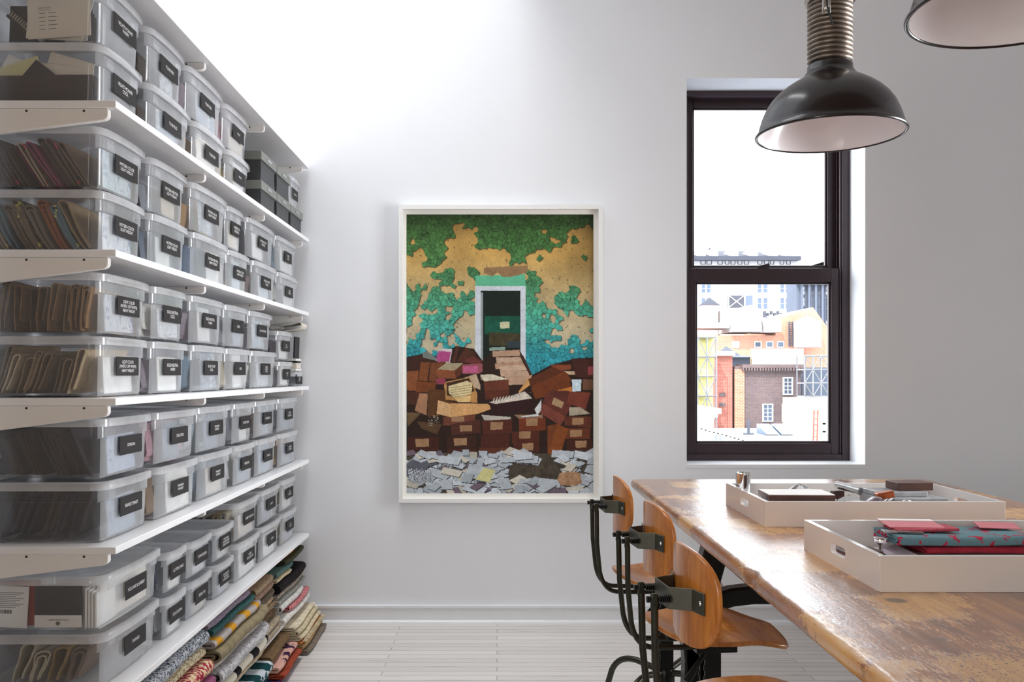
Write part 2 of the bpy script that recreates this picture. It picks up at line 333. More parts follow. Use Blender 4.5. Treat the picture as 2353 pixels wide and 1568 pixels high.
def sash(name, x0, x1, z0, z1, gx0, gx1, gz0, gz1, y0, y1):
    s = MB(); s.box(*wbx(x0, gx0, y0, y1, z0, z1)); s.box(*wbx(gx1, x1, y0, y1, z0, z1)); s.box(*wbx(gx0, gx1, y0, y1, z0, gz0)); s.box(*wbx(gx0, gx1, y0, y1, gz1, z1))
    t = .01
    for a in ((gx0, gx0+t, gz0, gz1), (gx1-t, gx1, gz0, gz1), (gx0, gx1, gz0, gz0+t), (gx0, gx1, gz1-t, gz1)): s.box(*wbx(a[0], a[1], y0+.012, y1-.004, a[2], a[3]))
    o = s.build(name, M['winframe'], wn, bevel=.003)
    MB().box(*wbx(gx0, gx1, (y0+y1)/2-.002, (y0+y1)/2+.002, gz0, gz1)).build('pane', M['pane'], o, smooth=False)
sash('lower_sash', wx0+.044, wx1-.044, wz0+.02, CAMZ+.578, 1.0867, 1.8247, CAMZ-.3774, CAMZ+.502, 4.895, 4.932)
sash('upper_sash', wx0+.044, wx1-.044, CAMZ+.52, wz1-.02, 1.081, 1.824, CAMZ+.591, CAMZ+1.4717, 4.946, 4.983)
lt = MB(); c = (wx0+wx1)/2; lt.box(-.03, .03, .02, .055, CAMZ+.578-wz0, CAMZ+.586-wz0); lt.tube([(-.02, .035, CAMZ+.589-wz0), (.01, .03, CAMZ+.594-wz0), (.035, .025, CAMZ+.60-wz0)], [.007, .006, .009], 10)
lt.build('latch', M['winframe'], wn)
S(MB().box(wx0, wx1, YB-.003, 4.90, wz0-.02, wz0+.001).build('trim_1', M['trim'], bevel=.002))

# ---------------------------------------------------------------- the street outside, a few storeys up
def brick(name, c1, c2, mo, s=1.0):
    m, nt, b = mat0(name); L = nt.links; t = nd(nt, 'ShaderNodeTexCoord'); sp = nd(nt, 'ShaderNodeSeparateXYZ'); L.new(t.outputs['Object'], sp.inputs[0])
    ad = nd(nt, 'ShaderNodeMath', operation='ADD'); L.new(sp.outputs[0], ad.inputs[0]); L.new(sp.outputs[1], ad.inputs[1]); cb = nd(nt, 'ShaderNodeCombineXYZ'); L.new(ad.outputs[0], cb.inputs[0]); L.new(sp.outputs[2], cb.inputs[1])
    br = nd(nt, 'ShaderNodeTexBrick', inp={'Color1': lin(c1), 'Color2': lin(c2), 'Mortar': lin(mo), 'Scale': 1.0, 'Mortar Size': .012*s, 'Brick Width': .24*s, 'Row Height': .08*s}); L.new(cb.outputs[0], br.inputs['Vector'])
    no = nd(nt, 'ShaderNodeTexNoise', inp={'Scale': .6, 'Detail': 5}); L.new(t.outputs['Object'], no.inputs['Vector'])
    r = ramp(nt, [(.3, (.75,.75,.75,1)), (.7, (1,1,1,1))]); L.new(no.outputs[0], r.inputs[0]); mx = nd(nt, 'ShaderNodeMixRGB', blend_type='MULTIPLY', inp={'Fac': 1}); L.new(br.outputs[0], mx.inputs[1]); L.new(r.outputs[0], mx.inputs[2]); L.new(mx.outputs[0], b.inputs['Base Color'])
    b.inputs['Roughness'].default_value = .9; return m
M['brownbrick'] = brick('brown_brick', (116,94,94), (92,76,84), (130,120,120), .75)
M['redbrick'] = brick('red_brick', (186,100,86), (166,84,74), (190,150,140), .75)
M['orangebrick'] = brick('orange_brick', (206,138,106), (188,118,92), (210,180,160), 1.0)
M['limestone'] = plain('pale_limestone', (196,194,194), .9, var=.04, nscale=.3)
M['slate'] = plain('slate_roof', (66,70,82), .8, var=.08, nscale=.5)
M['greystone'] = plain('grey_stone', (100,108,124), .9, var=.08, nscale=.2)
M['bwin'] = plain('street_window_glass', (92,108,132), .2, var=.1, nscale=.8)
M['bwin_d'] = plain('dark_window_glass', (60,72,92), .2, var=.1, nscale=.8)
M['sashw'] = plain('white_sash_paint', (235,235,235), .6)
M['tarp'] = plain('pale_yellow_tarpaulin', (232,220,170), .7, var=.06, nscale=.8)
M['netting'] = plain('yellow_netting', (222,216,150), .8, var=.15, nscale=1.2)
M['scaf'] = plain('scaffold_steel', (130,132,140), .5, .4)
M['redpaint'] = plain('red_ladder_paint', (214,70,56), .6)
M['roofgrey'] = plain('grey_roofing', (150,158,172), .8, var=.1, nscale=.5)
M['darksteel'] = plain('dark_steel', (70,76,90), .6)
GZ = -22.0
S(MB().box(-60, 160, 12, 320, GZ-.2, GZ).build('ground', M['roofgrey'], smooth=False))
def bldg(name, label, px0, px1, pyt, Y, dep, mat, cat='building'):
    a = at(px0, pyt, Y); b = at(px1, pyt, Y)
    e = empty(name, ((a.x+b.x)/2, Y, GZ), label, cat)
    MB().box(a.x-e.location.x, b.x-e.location.x, 0, dep, 0, a.z-GZ).build('wall', mat, e, smooth=False)
    return e
def bwin(e, Y, px0, px1, py0, py1, mat='bwin', fr='sashw', nx=1, ny=2, fw=.06, name='window'):
    a = at(px0, py0, Y)-e.location; b = at(px1, py1, Y)-e.location
    m = MB(); m.box(a.x-fw, b.x+fw, -.10, .02, b.z-fw, b.z); m.box(a.x-fw, b.x+fw, -.10, .02, a.z, a.z+fw); m.box(a.x-fw, a.x, -.10, .02, b.z, a.z); m.box(b.x, b.x+fw, -.10, .02, b.z, a.z)
    for i in range(1, nx+1):
        if i < nx+0: x = a.x+(b.x-a.x)*i/nx; m.box(x-fw*.3, x+fw*.3, -.07, .0, b.z, a.z)
    for i in range(1, ny): z = b.z+(a.z-b.z)*i/ny; m.box(a.x, b.x, -.07, .0, z-fw*.3, z+fw*.3)
    o = m.build(name, M[fr], e, smooth=False)
    MB().box(a.x, b.x, -.04, -.01, b.z, a.z).build('pane', M[mat], o, smooth=False)
# far white block with a hipped slate roof
Y = 150; e = bldg('apartment_block', 'far pale stone block with hipped slate roof seen through the upper sash', 1300, 1832, 592, Y, 30, M['limestone'])
x0 = at(1296, 592, Y).x-e.location.x; x1 = at(1835, 592, Y).x-e.location.x; zt = at(0, 592, Y).z-GZ; zr = at(0, 567, Y).z-GZ; rx0 = at(1360, 0, Y).x-e.location.x; rx1 = at(1770, 0, Y).x-e.location.x
m = MB(); m.add([(x0,-1,zt),(x1,-1,zt),(x1,31,zt),(x0,31,zt),(rx0,12,zr+.9),(rx1,12,zr+.9),(rx1,20,zr+.9),(rx0,20,zr+.9)], [(0,1,5,4),(1,2,6,5),(2,3,7,6),(3,0,4,7),(4,5,6,7),(3,2,1,0)]); m.box(x0, x1, -1.3, 0, zt-.6, zt+.1); m.build('roof', M['slate'], e, smooth=False)
for px in (1612, 1641, 1687, 1732, 1778, 1808):
    c = at(px, 586, Y)-e.location; MB().box(c.x-.55, c.x+.55, -.6, 5, c.z-.4, c.z+1.0).build('dormer', M['limestone'], e, smooth=False)
c = at(1672, 560, Y)-e.location; m = MB(); m.box(c.x-.4, c.x+.4, 12, 13, zr, c.z+.3); m.tube([(c.x,12.5,c.z+.3),(c.x,12.5,c.z+1.1)], [.6,.05], 4); m.build('chimney', M['slate'], e)
for g in ((1611,1621),(1625,1635),(1650,1660),(1667,1675),(1680,1689),(1696,1705),(1711,1720),(1742,1751),(1757,1766),(1771,1778),(1793,1801),(1808,1816)): bwin(e, Y, g[0], g[1]-1, 598, 607, 'limestone', 'slate', fw=.1, ny=1)
for pyt, pyb in ((653,673),(686,710),(720,737)):
    for g in ((1612,1620),(1624,1632),(1741,1749),(1754,1763),(1793,1801),(1805,1813)): bwin(e, Y, g[0], g[1], pyt, pyb, 'bwin', 'limestone', fw=.15)
# grey office tower at right
Y = 118; e = bldg('office_tower', 'grey stone office tower seen at the right edge of the lower pane', 1830, 2010, 640, Y, 4, M['greystone'])
for py in range(660, 760, 26):
    for i in range(7): bwin(e, Y, 1842+i*14, 1848+i*14, py, py+17, 'sashw' if (i*py) % 3 == 0 else 'bwin_d', 'greystone', fw=.15)
c0 = at(1828, 640, Y)-e.location; c1 = at(2012, 640, Y)-e.location; m = MB()
m.box(c0.x, c1.x, -1, 0, c0.z-.8, c0.z+.2)
for i in range(14): x = c0.x+.6+i*.88; m.box(x, x+.25, -.6, 0, c0.z-9, c0.z-.8)
m.build('cornice', M['greystone'], e, smooth=False)
Y = 160; e = bldg('distant_tower', 'hazy distant building rising just above the meeting rail at right', 1860, 2100, 600, Y, 30, M['limestone'])
c0 = at(1840, 618, Y)-e.location; c1 = at(1905, 598, Y)-e.location; m = MB(); m.add([(c0.x,0,c0.z-3),(c1.x,0,c0.z-3),(c1.x,0,c1.z),(c0.x,0,c0.z),(c0.x,8,c0.z-3),(c1.x,8,c0.z-3),(c1.x,8,c1.z),(c0.x,8,c0.z)], [(0,1,2,3),(3,2,6,7),(0,3,7,4)]); m.build('sloped_roof', M['slate'], e, smooth=False)
# rooftop plant with cooling tower panel, water tank
Y = 95; e = bldg('rooftop_plant', 'white rooftop plant room with dark crossed panel before the stone block', 1662, 1760, 712, Y, 8, M['limestone'], 'building')
a = at(1672, 680, Y)-e.location; b = at(1708, 708, Y)-e.location; m = MB(); m.box(a.x, b.x, -.4, 0, b.z, a.z); m.build('panel', M['darksteel'], e, smooth=False)
m = MB(); m.tube([(a.x, -.45, a.z), (b.x, -.45, b.z)], .05, 4); m.tube([(a.x, -.45, b.z), (b.x, -.45, a.z)], .05, 4)
for x in (a.x, b.x): m.tube([(x, -.45, a.z), (x, -.45, b.z-.5)], .06, 4)
m.build('cross_brace', M['sashw'], e)
a = at(1712, 680, Y)-e.location; b = at(1727, 706, Y)-e.location; m = MB(); m.box(a.x, b.x, -.4, 0, b.z, a.z); m.build('panel', M['bwin'], e, smooth=False)
a = at(1752, 716, Y)-e.location; b = at(1800, 730, Y)-e.location; m = MB()
for i in range(6): m.box(a.x+i*.35, a.x+i*.35+.2, -.6, -.2, b.z+(i % 3)*.15, a.z-(i % 2)*.2)
m.build('vent_pipe', M['darksteel'], e, smooth=False)
Y = 97; c = at(1630, 735, Y); e = empty('water_tank', (c.x, Y, GZ), 'small round rooftop water tank with grey cone lid behind white railing', 'tank')
m = MB(); m.lathe([(0.01,0),(1,0),(1,c.z-GZ+1.6),(.95,c.z-GZ+1.6)], 20); m.build('drum', M['limestone'], e)
MB().lathe([(1.15,c.z-GZ+1.55),(.02,c.z-GZ+2.4)], 20, cap=True).build('lid', M['slate'], e)
# orange brick gabled building
Y = 80; e = bldg('gabled_brick_building', 'sunlit orange brick building with gable and four small windows', 1380, 1905, 771, Y, 14, M['orangebrick'])
def P(px, py, y=0, Y=80): v = at(px, py, Y)-e.location; return (v.x, y, v.z)
m = MB(); pts = [(1782,771),(1782,738),(1800,729),(1868,706),(1905,757),(1905,771)]
m.rings([[P(*p) for p in pts], [P(p[0], p[1], 10) for p in pts]]); m.build('gable', M['orangebrick'], e, smooth=False)
for px0, px1, k in ((1684,1696,'sashw'),(1735,1747,'bwin_d'),(1762,1774,'bwin'),(1787,1799,'bwin')): bwin(e, Y, px0, px1, 787, 797, k, 'limestone', fw=.1, ny=1)
m = MB(); m.box(P(1600,0)[0], P(1675,0)[0], -.3, 3, P(0,755)[2], P(0,742)[2]); m.build('parapet', M['limestone'], e, smooth=False)
m = MB(); k = []
for i in range(9): t = i/8; k.append((1676+40*t-6*sin(pi*t), 764-60*sin(pi*t/2)**.8))
k += [(1735,713),(1740,764)]; m.rings([[P(p[0], p[1], -1.5) for p in k], [P(p[0], p[1], 4) for p in k]]); m.build('curved_roof', M['limestone'], e, smooth=False)
m = MB(); m.box(P(1746,0)[0], P(1783,0)[0], -1.5, 3, P(0,765)[2], P(0,738)[2]); m.build('stair_head', M['limestone'], e, smooth=False)
m = MB(); a = P(1826,0)[0]; m.lathe([(.01,P(0,800)[2]),(1.15,P(0,800)[2]),(1.15,P(0,741)[2]),(.02,P(0,729)[2])], 20, (a+.6, -1.6, 0)); m.build('white_tank', M['limestone'], e)
m = MB()
for px in (1808, 1816): m.tube([P(px,797,-.6), P(px,740,-.6)], .06, 4)
for i in range(14): m.tube([P(1808,795-i*4,-.6), P(1816,795-i*4,-.6)], .04, 4)
m.build('fire_ladder', M['darksteel'], e)
# covered terrace
Y = 60; e = bldg('roof_terrace', 'roof terrace hung with pale yellow tarpaulin above the brown brick house', 1652, 1846, 840, Y, 8, M['limestone'])
m = MB(); m.box(*[q for p in ((at(1724,0,Y).x-e.location.x, at(1842,0,Y).x-e.location.x),) for q in p], -.4, -.1, at(0,842,Y).z-GZ, at(0,802,Y).z-GZ); m.build('tarpaulin', M['tarp'], e, smooth=False)
m = MB(); a = at(1662,812,Y)-e.location; b = at(1722,822,Y)-e.location; m.add([(a.x,-1,b.z),(b.x,-1,b.z),(b.x,3,b.z),(a.x,3,b.z),(a.x+.3,.5,a.z+.5),(b.x-.5,.5,a.z-.1)], [(0,1,5,4),(3,4,5,2),(0,4,3),(1,2,5),(0,3,2,1)]); m.box(a.x, b.x, -.2, 0, GZ*0+b.z-2, b.z); m.build('slate_canopy', M['darksteel'], e, smooth=False)
bwin(e, Y, 1704, 1711, 820, 829, 'bwin', 'sashw', fw=.08)
# red brick flank and brown brick house
Y = 46; e = bldg('red_brick_house', 'tall red brick flank wall left of the brown brick house', 1649, 1683, 815, Y, 8, M['redbrick'])
for py in (903, 926): a = at(1653, py, Y)-e.location; b = at(1667, py+9, Y)-e.location; MB().box(a.x, b.x, -.03, .02, b.z, a.z).build('patch', M['brownbrick'], e, smooth=False)
a = at(1650, 812, Y)-e.location; b = at(1686, 818, Y)-e.location; MB().box(a.x-.15, b.x, -.3, 8, b.z, a.z+.1).build('coping', M['limestone'], e, smooth=False)
Y = 46; e = bldg('brown_brick_house', 'brown brick house with three white sash windows opposite', 1689, 1846, 842, Y, 8, M['brownbrick'])
for g in ((1801,1818,870,905),(1754,1773,931,967),(1799,1818,931,967)): bwin(e, Y, *g, mat='bwin_d' if g[2] < 900 else 'bwin', nx=2, ny=4)
for g in ((1754,1773,992,999),(1799,1818,992,999)): bwin(e, Y, *g, nx=2, ny=1)
a = at(1703, 840, Y)-e.location; b = at(1846, 846, Y)-e.location; m = MB(); m.box(a.x, b.x, -.25, 1, b.z, a.z+.05)
for i in range(22): x = a.x+i*.142; m.box(x, x+.07, -.35, 0, b.z-.15, b.z)
m.build('cornice', M['brownbrick'], e, smooth=False)
MB().box(a.x-.35, a.x+.15, -.1, 0, 0, a.z-.2).build('buttress', M['orangebrick'], e, smooth=False)
m = MB(); a = at(1846, 845, Y)-e.location; m.tube([(a.x-.1, -.15, 0), (a.x-.1, -.15, a.z)], .06, 6); a1 = at(1838, 860, Y)-e.location; a2 = at(1822, 990, Y)-e.location; m.tube([(a1.x,-.3,a1.z), (a2.x,-.3,a2.z)], .03, 5); m.build('downpipe', M['darksteel'], e)
# scaffold left with netting
def scaffold(name, label, px0, px1, py0, py1, Y, nx, nz, net, netmat):
    a = at(px0, py0, Y); b = at(px1, py1, Y); e = empty(name, ((a.x+b.x)/2, Y, GZ), label, 'scaffold')
    X0 = a.x-e.location.x; X1 = b.x-e.location.x; Z1 = a.z-GZ; Z0 = b.z-GZ
    m = MB()
    for y in (0, 1.1):
        for i in range(nx+1): x = X0+(X1-X0)*i/nx; m.tube([(x,y,0),(x,y,Z1)], .04, 5)
        for k in range(nz+1): z = Z0+(Z1-Z0)*k/nz; m.tube([(X0,y,z),(X1,y,z)], .04, 5)
    for k in range(nz):
        z = Z0+(Z1-Z0)*k/nz; z2 = Z0+(Z1-Z0)*(k+1)/nz
        for i in range(nx): x = X0+(X1-X0)*i/nx; x2 = X0+(X1-X0)*(i+1)/nx; m.tube([(x,-.03,z),(x2,-.03,z2)] if (i+k) % 2 else [(x,-.03,z2),(x2,-.03,z)], .025, 4)
    m.build('tubes', M['scaf'], e)
    d = MB()
    for k in range(nz+1): z = Z0+(Z1-Z0)*k/nz; d.box(X0, X1, 0, 1.1, z-.03, z)
    d.build('deck', M['limestone'], e, smooth=False)
    if net:
        n = MB(); N = 14; vs = []; fs = []
        for r in range(9):
            for i in range(N+1): t = i/N; vs.append((X0+(X1-X0)*t, .55+.12*sin(t*17+r), Z0+(Z1-Z0)*r/8))
        for r in range(8):
            for i in range(N): q = r*(N+1)+i; fs.append((q,q+1,q+N+2,q+N+1))
        o = n.add(vs, fs).build('netting', M[netmat], e); so = o.modifiers.new('s', 'SOLIDIFY'); so.thickness = .02
    return e
scaffold('scaffold', 'scaffold draped in yellow netting at the left of the lower pane', 1560, 1646, 775, 1000, 44, 4, 5, True, 'netting')
scaffold('scaffold', 'bare steel scaffold right of the brown brick house', 1849, 1925, 818, 912, 43.5, 4, 3, False, None)
e = bldg('wall_of_dark_glass', 'dark glazed facade behind the bare scaffold', 1850, 1960, 845, 47, 6, M['bwin_d'])
Y = 40; e = bldg('beige_wall_building', 'pale rendered building with a red ladder at lower right', 1848, 1960, 917, Y, 3, M['tarp'])
a = at(1846,917,Y)-e.location; b = at(1866,0,Y)-e.location; MB().box(a.x, b.x, -.15, 0, 0, a.z).build('pier', M['limestone'], e, smooth=False)
m = MB()
for py in (918, 972, 990): a = at(1866,py,Y)-e.location; b = at(1950,py+4,Y)-e.location; m.box(a.x, b.x, -.1, 0, b.z, a.z)
for px in (1888, 1920): a = at(px,972,Y)-e.location; b = at(px+8,1030,Y)-e.location; m.box(a.x, b.x, -.1, 0, b.z, a.z)
m.build('string_course', M['sashw'], e, smooth=False)
Y = 36; a = at(1862, 1020, Y); b = at(1888, 945, Y); e = empty('red_ladder', (a.x, Y, a.z-4), 'red ladder leaning against the pale rendered building', 'ladder')
m = MB(); pa = Vector((0,0,0)); pb = Vector((b.x-a.x+.05, 1.0, b.z-a.z+4)); d = Vector((.16,0,0))
m.tube([pa, pb], .03, 6); m.tube([pa+d, pb+d], .03, 6)
for i in range(22): t = (i+.5)/22; m.tube([pa.lerp(pb,t), pa.lerp(pb,t)+d], .018, 5)
m.build('rail', M['redpaint'], e)
# near rooftops at the bottom of the pane
Y = 34; e = bldg('low_rooftop', 'low grey rooftop with skylights at the foot of the brown brick house', 1664, 1846, 1003, Y, 5, M['roofgrey'])
for g in ((1770,1800),(1805,1835)):
    a = at(g[0], 1001, Y)-e.location; b = at(g[1], 1001, Y)-e.location
    m = MB(); m.add([(a.x,.4,a.z),(b.x,.4,a.z),(b.x,1.8,a.z+.35),(a.x,1.8,a.z+.35),(b.x,1.8,a.z-.1),(a.x,1.8,a.z-.1)], [(0,1,2,3),(3,2,4,5),(0,3,5),(1,4,2)]); m.build('skylight', M['bwin'], e, smooth=False)
m = MB(); a = at(1737, 999, Y)-e.location; m.tube([(a.x,1,a.z-.3),(a.x,1,a.z+.5)], .05, 8); m.tube([(a.x-.2,1,a.z-.05),(a.x+.2,1,a.z-.05)], .05, 6); m.build('vent_pipe', M['darksteel'], e)
Y = 24; a = at(1560, 975, Y); e = empty('stepped_railing', (at(1650,0,Y).x, Y, GZ), 'white stepped railing descending across the foot of the lower pane', 'railing')
m = MB()
for i in range(16):
    x = at(1612+i*9.5, 0, Y).x-e.location.x; z = at(0, 985+i*2.6, Y).z-GZ; m.box(x-.02, x+.02, -.02, .02, 0, z); m.box(x-.02, x+.13, -.02, .02, z-.03, z)
m.build('baluster', M['sashw'], e, smooth=False)
Y = 30; e = bldg('white_cornice_house', 'white corniced house corner at the left of the lower pane', 1440, 1640, 948, Y, 6, M['limestone'])
a = at(1440,938,Y)-e.location; b = at(1649,950,Y)-e.location; m = MB(); m.box(a.x, b.x, -.5, 6, b.z, a.z); m.box(a.x, b.x-.08, -.35, 6, b.z-.12, b.z); m.build('cornice', M['sashw'], e, smooth=False)

# ---------------------------------------------------------------- framed photograph on the wall
FX0, FX1, FZ0, FZ1 = (916-PX)*4.63/F, (1385-PX)*4.63/F, CAMZ+(860-1156)*4.63/F, CAMZ+(860-471)*4.63/F
fcx = (FX0+FX1)/2
pic = empty('framed_print', (fcx, YB, FZ0), 'large white-framed colour print of brown cartons heaped before a peeling green and turquoise wall', 'picture')
x0, x1, H = FX0-fcx, FX1-fcx, FZ1-FZ0; t = .021
m = MB()
for a in ((x0, x0+t, 0, H), (x1-t, x1, 0, H), (x0+t, x1-t, 0, t), (x0+t, x1-t, H-t, H)): m.box(a[0], a[1], -.044, -.004, a[2], a[3])
m.build('frame', M['frame'], pic, smooth=False)
MB().box(x0+.01, x1-.01, -.020, -.003, .01, H-.01).build('mat_board', M['mat'], pic, smooth=False)

def make_art(w=430, h=642):
    rs = np.random.RandomState(3)
    def vn(sx, sy, seed):
        r = np.random.RandomState(seed); gx, gy = int(w/sx)+3, int(h/sy)+3; g = r.rand(gy, gx)
        X = np.arange(w)/sx; Y = np.arange(h)/sy; xi = X.astype(int); yi = Y.astype(int); fx = X-xi; fy = Y-yi
        fx = fx*fx*(3-2*fx); fy = fy*fy*(3-2*fy)
        a = g[yi][:, xi]; b = g[yi][:, xi+1]; c = g[yi+1][:, xi]; d = g[yi+1][:, xi+1]
        return (a*(1-fx)+b*fx)*(1-fy[:, None])+(c*(1-fx)+d*fx)*fy[:, None]
    def fbm(s, seed, o=4): return sum(vn(s/2**i, s/2**i, seed+i)*.5**i for i in range(o))/sum(.5**i for i in range(o))
    yy, xx = np.mgrid[0:h, 0:w].astype(float)
    T = yy/h
    def C(*c): return np.array(c, float)/255
    def grad(stops):
        out = np.zeros((h, w, 3))
        for k in range(3): out[..., k] = np.interp(T, [s[0] for s in stops], [s[1][k]/255 for s in stops])
        return out
    img = grad([(0,(190,148,76)),(.15,(196,158,90)),(.3,(190,170,125)),(.45,(196,186,156)),(.6,(190,178,158)),(1,(150,140,120))])
    n = fbm(60, 1); img *= (.86+.26*n)[..., None]; sp = fbm(5, 9, 2); img[sp > .80] *= .7
    paint = grad([(0,(62,98,46)),(.14,(74,120,66)),(.25,(78,140,96)),(.33,(84,172,138)),(.42,(78,176,164)),(.5,(52,152,164)),(.6,(44,140,156)),(1,(40,120,120))])
    # voronoi flakes
    def voro(cell, seed):
        r = np.random.RandomState(seed); gx, gy = int(w/cell)+3, int(h/cell)+3
        jx = r.rand(gy, gx); jy = r.rand(gy, gx); ci = (xx/cell).astype(int)+1; cj = (yy/cell).astype(int)+1
        d1 = np.full((h, w), 1e9); d2 = np.full((h, w), 1e9); sx = np.zeros((h, w)); sy = np.zeros((h, w))
        for dj in (-1, 0, 1):
            for di in (-1, 0, 1):
                a = np.clip(ci+di, 0, gx-1); b = np.clip(cj+dj, 0, gy-1); px = (a-1+jx[b, a])*cell; py = (b-1+jy[b, a])*cell
                d = np.hypot(px-xx, py-yy); nw = d < d1; d2 = np.where(nw, d1, np.minimum(d2, d)); sx = np.where(nw, px, sx); sy = np.where(nw, py, sy); d1 = np.where(nw, d, d1)
        return d2-d1, sx, sy
    edge, sx, sy = voro(11, 4)
    e2, sx2, sy2 = voro(5, 14)
    mk = fbm(64, 21, 4)
    ix = np.clip(sx, 0, w-1).astype(int); iy = np.clip(sy, 0, h-1).astype(int); mc = mk[iy, ix]*.75+.25*fbm(14, 33, 2)[iy, ix]
    cov = np.interp(sy/h, [0,.05,.09,.16,.24,.30,.38,.46,.52,.6,1], [.82,.68,.52,.42,.36,.44,.50,.54,.70,.74,.8])
    side = np.abs(sx/w-.5)*2; cov += .05*side*(sy/h > .15)
    cov += np.where((np.abs(sx-282) < 32) & (sy > 130) & (sy < 360), .16, 0)
    cov += np.where((np.hypot((sx-215)/90, (sy-75)/70) < 1), -.12, 0)
    painted = mc < cov*1.02-.02+.02
    painted = (mc - .5)*1.6 + .5 < cov
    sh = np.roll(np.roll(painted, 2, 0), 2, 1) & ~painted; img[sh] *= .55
    hl = np.random.RandomState(5).rand(h, w)*.06
    cellr = np.sin(sx*12.9+sy*78.2)*43758.5; cellr -= np.floor(cellr)
    pc = paint*(.88+.22*cellr+hl)[..., None]; pc[edge < .8] *= .6; pc[(e2 < .5)] *= .88; pc *= (.85+.3*fbm(4, 77, 2))[..., None]
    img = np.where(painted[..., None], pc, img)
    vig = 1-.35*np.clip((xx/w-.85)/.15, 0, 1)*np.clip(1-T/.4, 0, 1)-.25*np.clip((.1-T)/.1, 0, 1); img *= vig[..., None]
    def poly(pts, col, tex=.10, src=3):
        if src == 3: q = [(900+x/4.02-934, 780+y/4.02-493) for x, y in pts]
        elif src == 2: q = [(900+x/4.238-934, 460+y/4.238-493) for x, y in pts]
        else: q = pts
        xs = [p[0] for p in q]; ys = [p[1] for p in q]
        a0, a1 = max(0, int(min(xs))-1), min(w, int(max(xs))+2); b0, b1 = max(0, int(min(ys))-1), min(h, int(max(ys))+2)
        if a0 >= a1 or b0 >= b1: return
        X = xx[b0:b1, a0:a1]+.5; Y = yy[b0:b1, a0:a1]+.5; ins = np.zeros(X.shape, bool); j = len(q)-1
        for i in range(len(q)):
            xi, yi = q[i]; xj, yj = q[j]
            if abs(yj-yi) > 1e-9: ins ^= ((yi > Y) != (yj > Y)) & (X < (xj-xi)*(Y-yi)/(yj-yi)+xi)
            j = i
        c = C(*col)*(1-tex/2+tex*tx[b0:b1, a0:a1])[..., None]
        img[b0:b1, a0:a1][ins] = c[ins]
    tx = fbm(10, 55, 3)*.6+np.random.RandomState(8).rand(h, w)*.4
    # lintel and doorway
    poly([(820,740),(1300,725),(1305,845),(820,845)], (98,184,146), .08, 2)
    poly([(900,660),(1330,640),(1320,700),(1250,730),(1160,750),(1080,750),(1030,705),(980,748),(900,712)], (150,118,84), .3, 2)
    poly([(815,838),(1305,838),(1305,1600),(815,1600)], (206,214,222), .05, 2)
    poly([(868,885),(1255,885),(1255,1600),(868,1600)], (20,34,28), .3, 2)
    poly([(868,900),(892,905),(892,1600),(868,1600)], (150,158,160), .1, 2)
    poly([(905,1130),(1250,1130),(1250,1310),(905,1310)], (22,84,66), .5, 2)
    poly([(950,1290),(1250,1300),(1250,1420),(950,1420)], (66,60,40), .9, 2)
    poly([(1055,1190),(1150,1185),(1150,1250),(1058,1255)], (196,196,160), .2, 2)
    poly([(1125,1380),(1250,1375),(1250,1440),(1125,1440)], (52,64,70), .1, 2)
    poly([(955,1440),(1110,1432),(1105,1465),(955,1470)], (140,160,150), .1, 2)
    # dark heap base then cartons
    poly([(140,165),(280,140),(420,160),(600,65),(760,90),(840,200),(930,110),(1180,95),(1300,330),(1470,240),(1700,180),(1862,170),(1862,1100),(140,1100)], (44,28,22), .4)
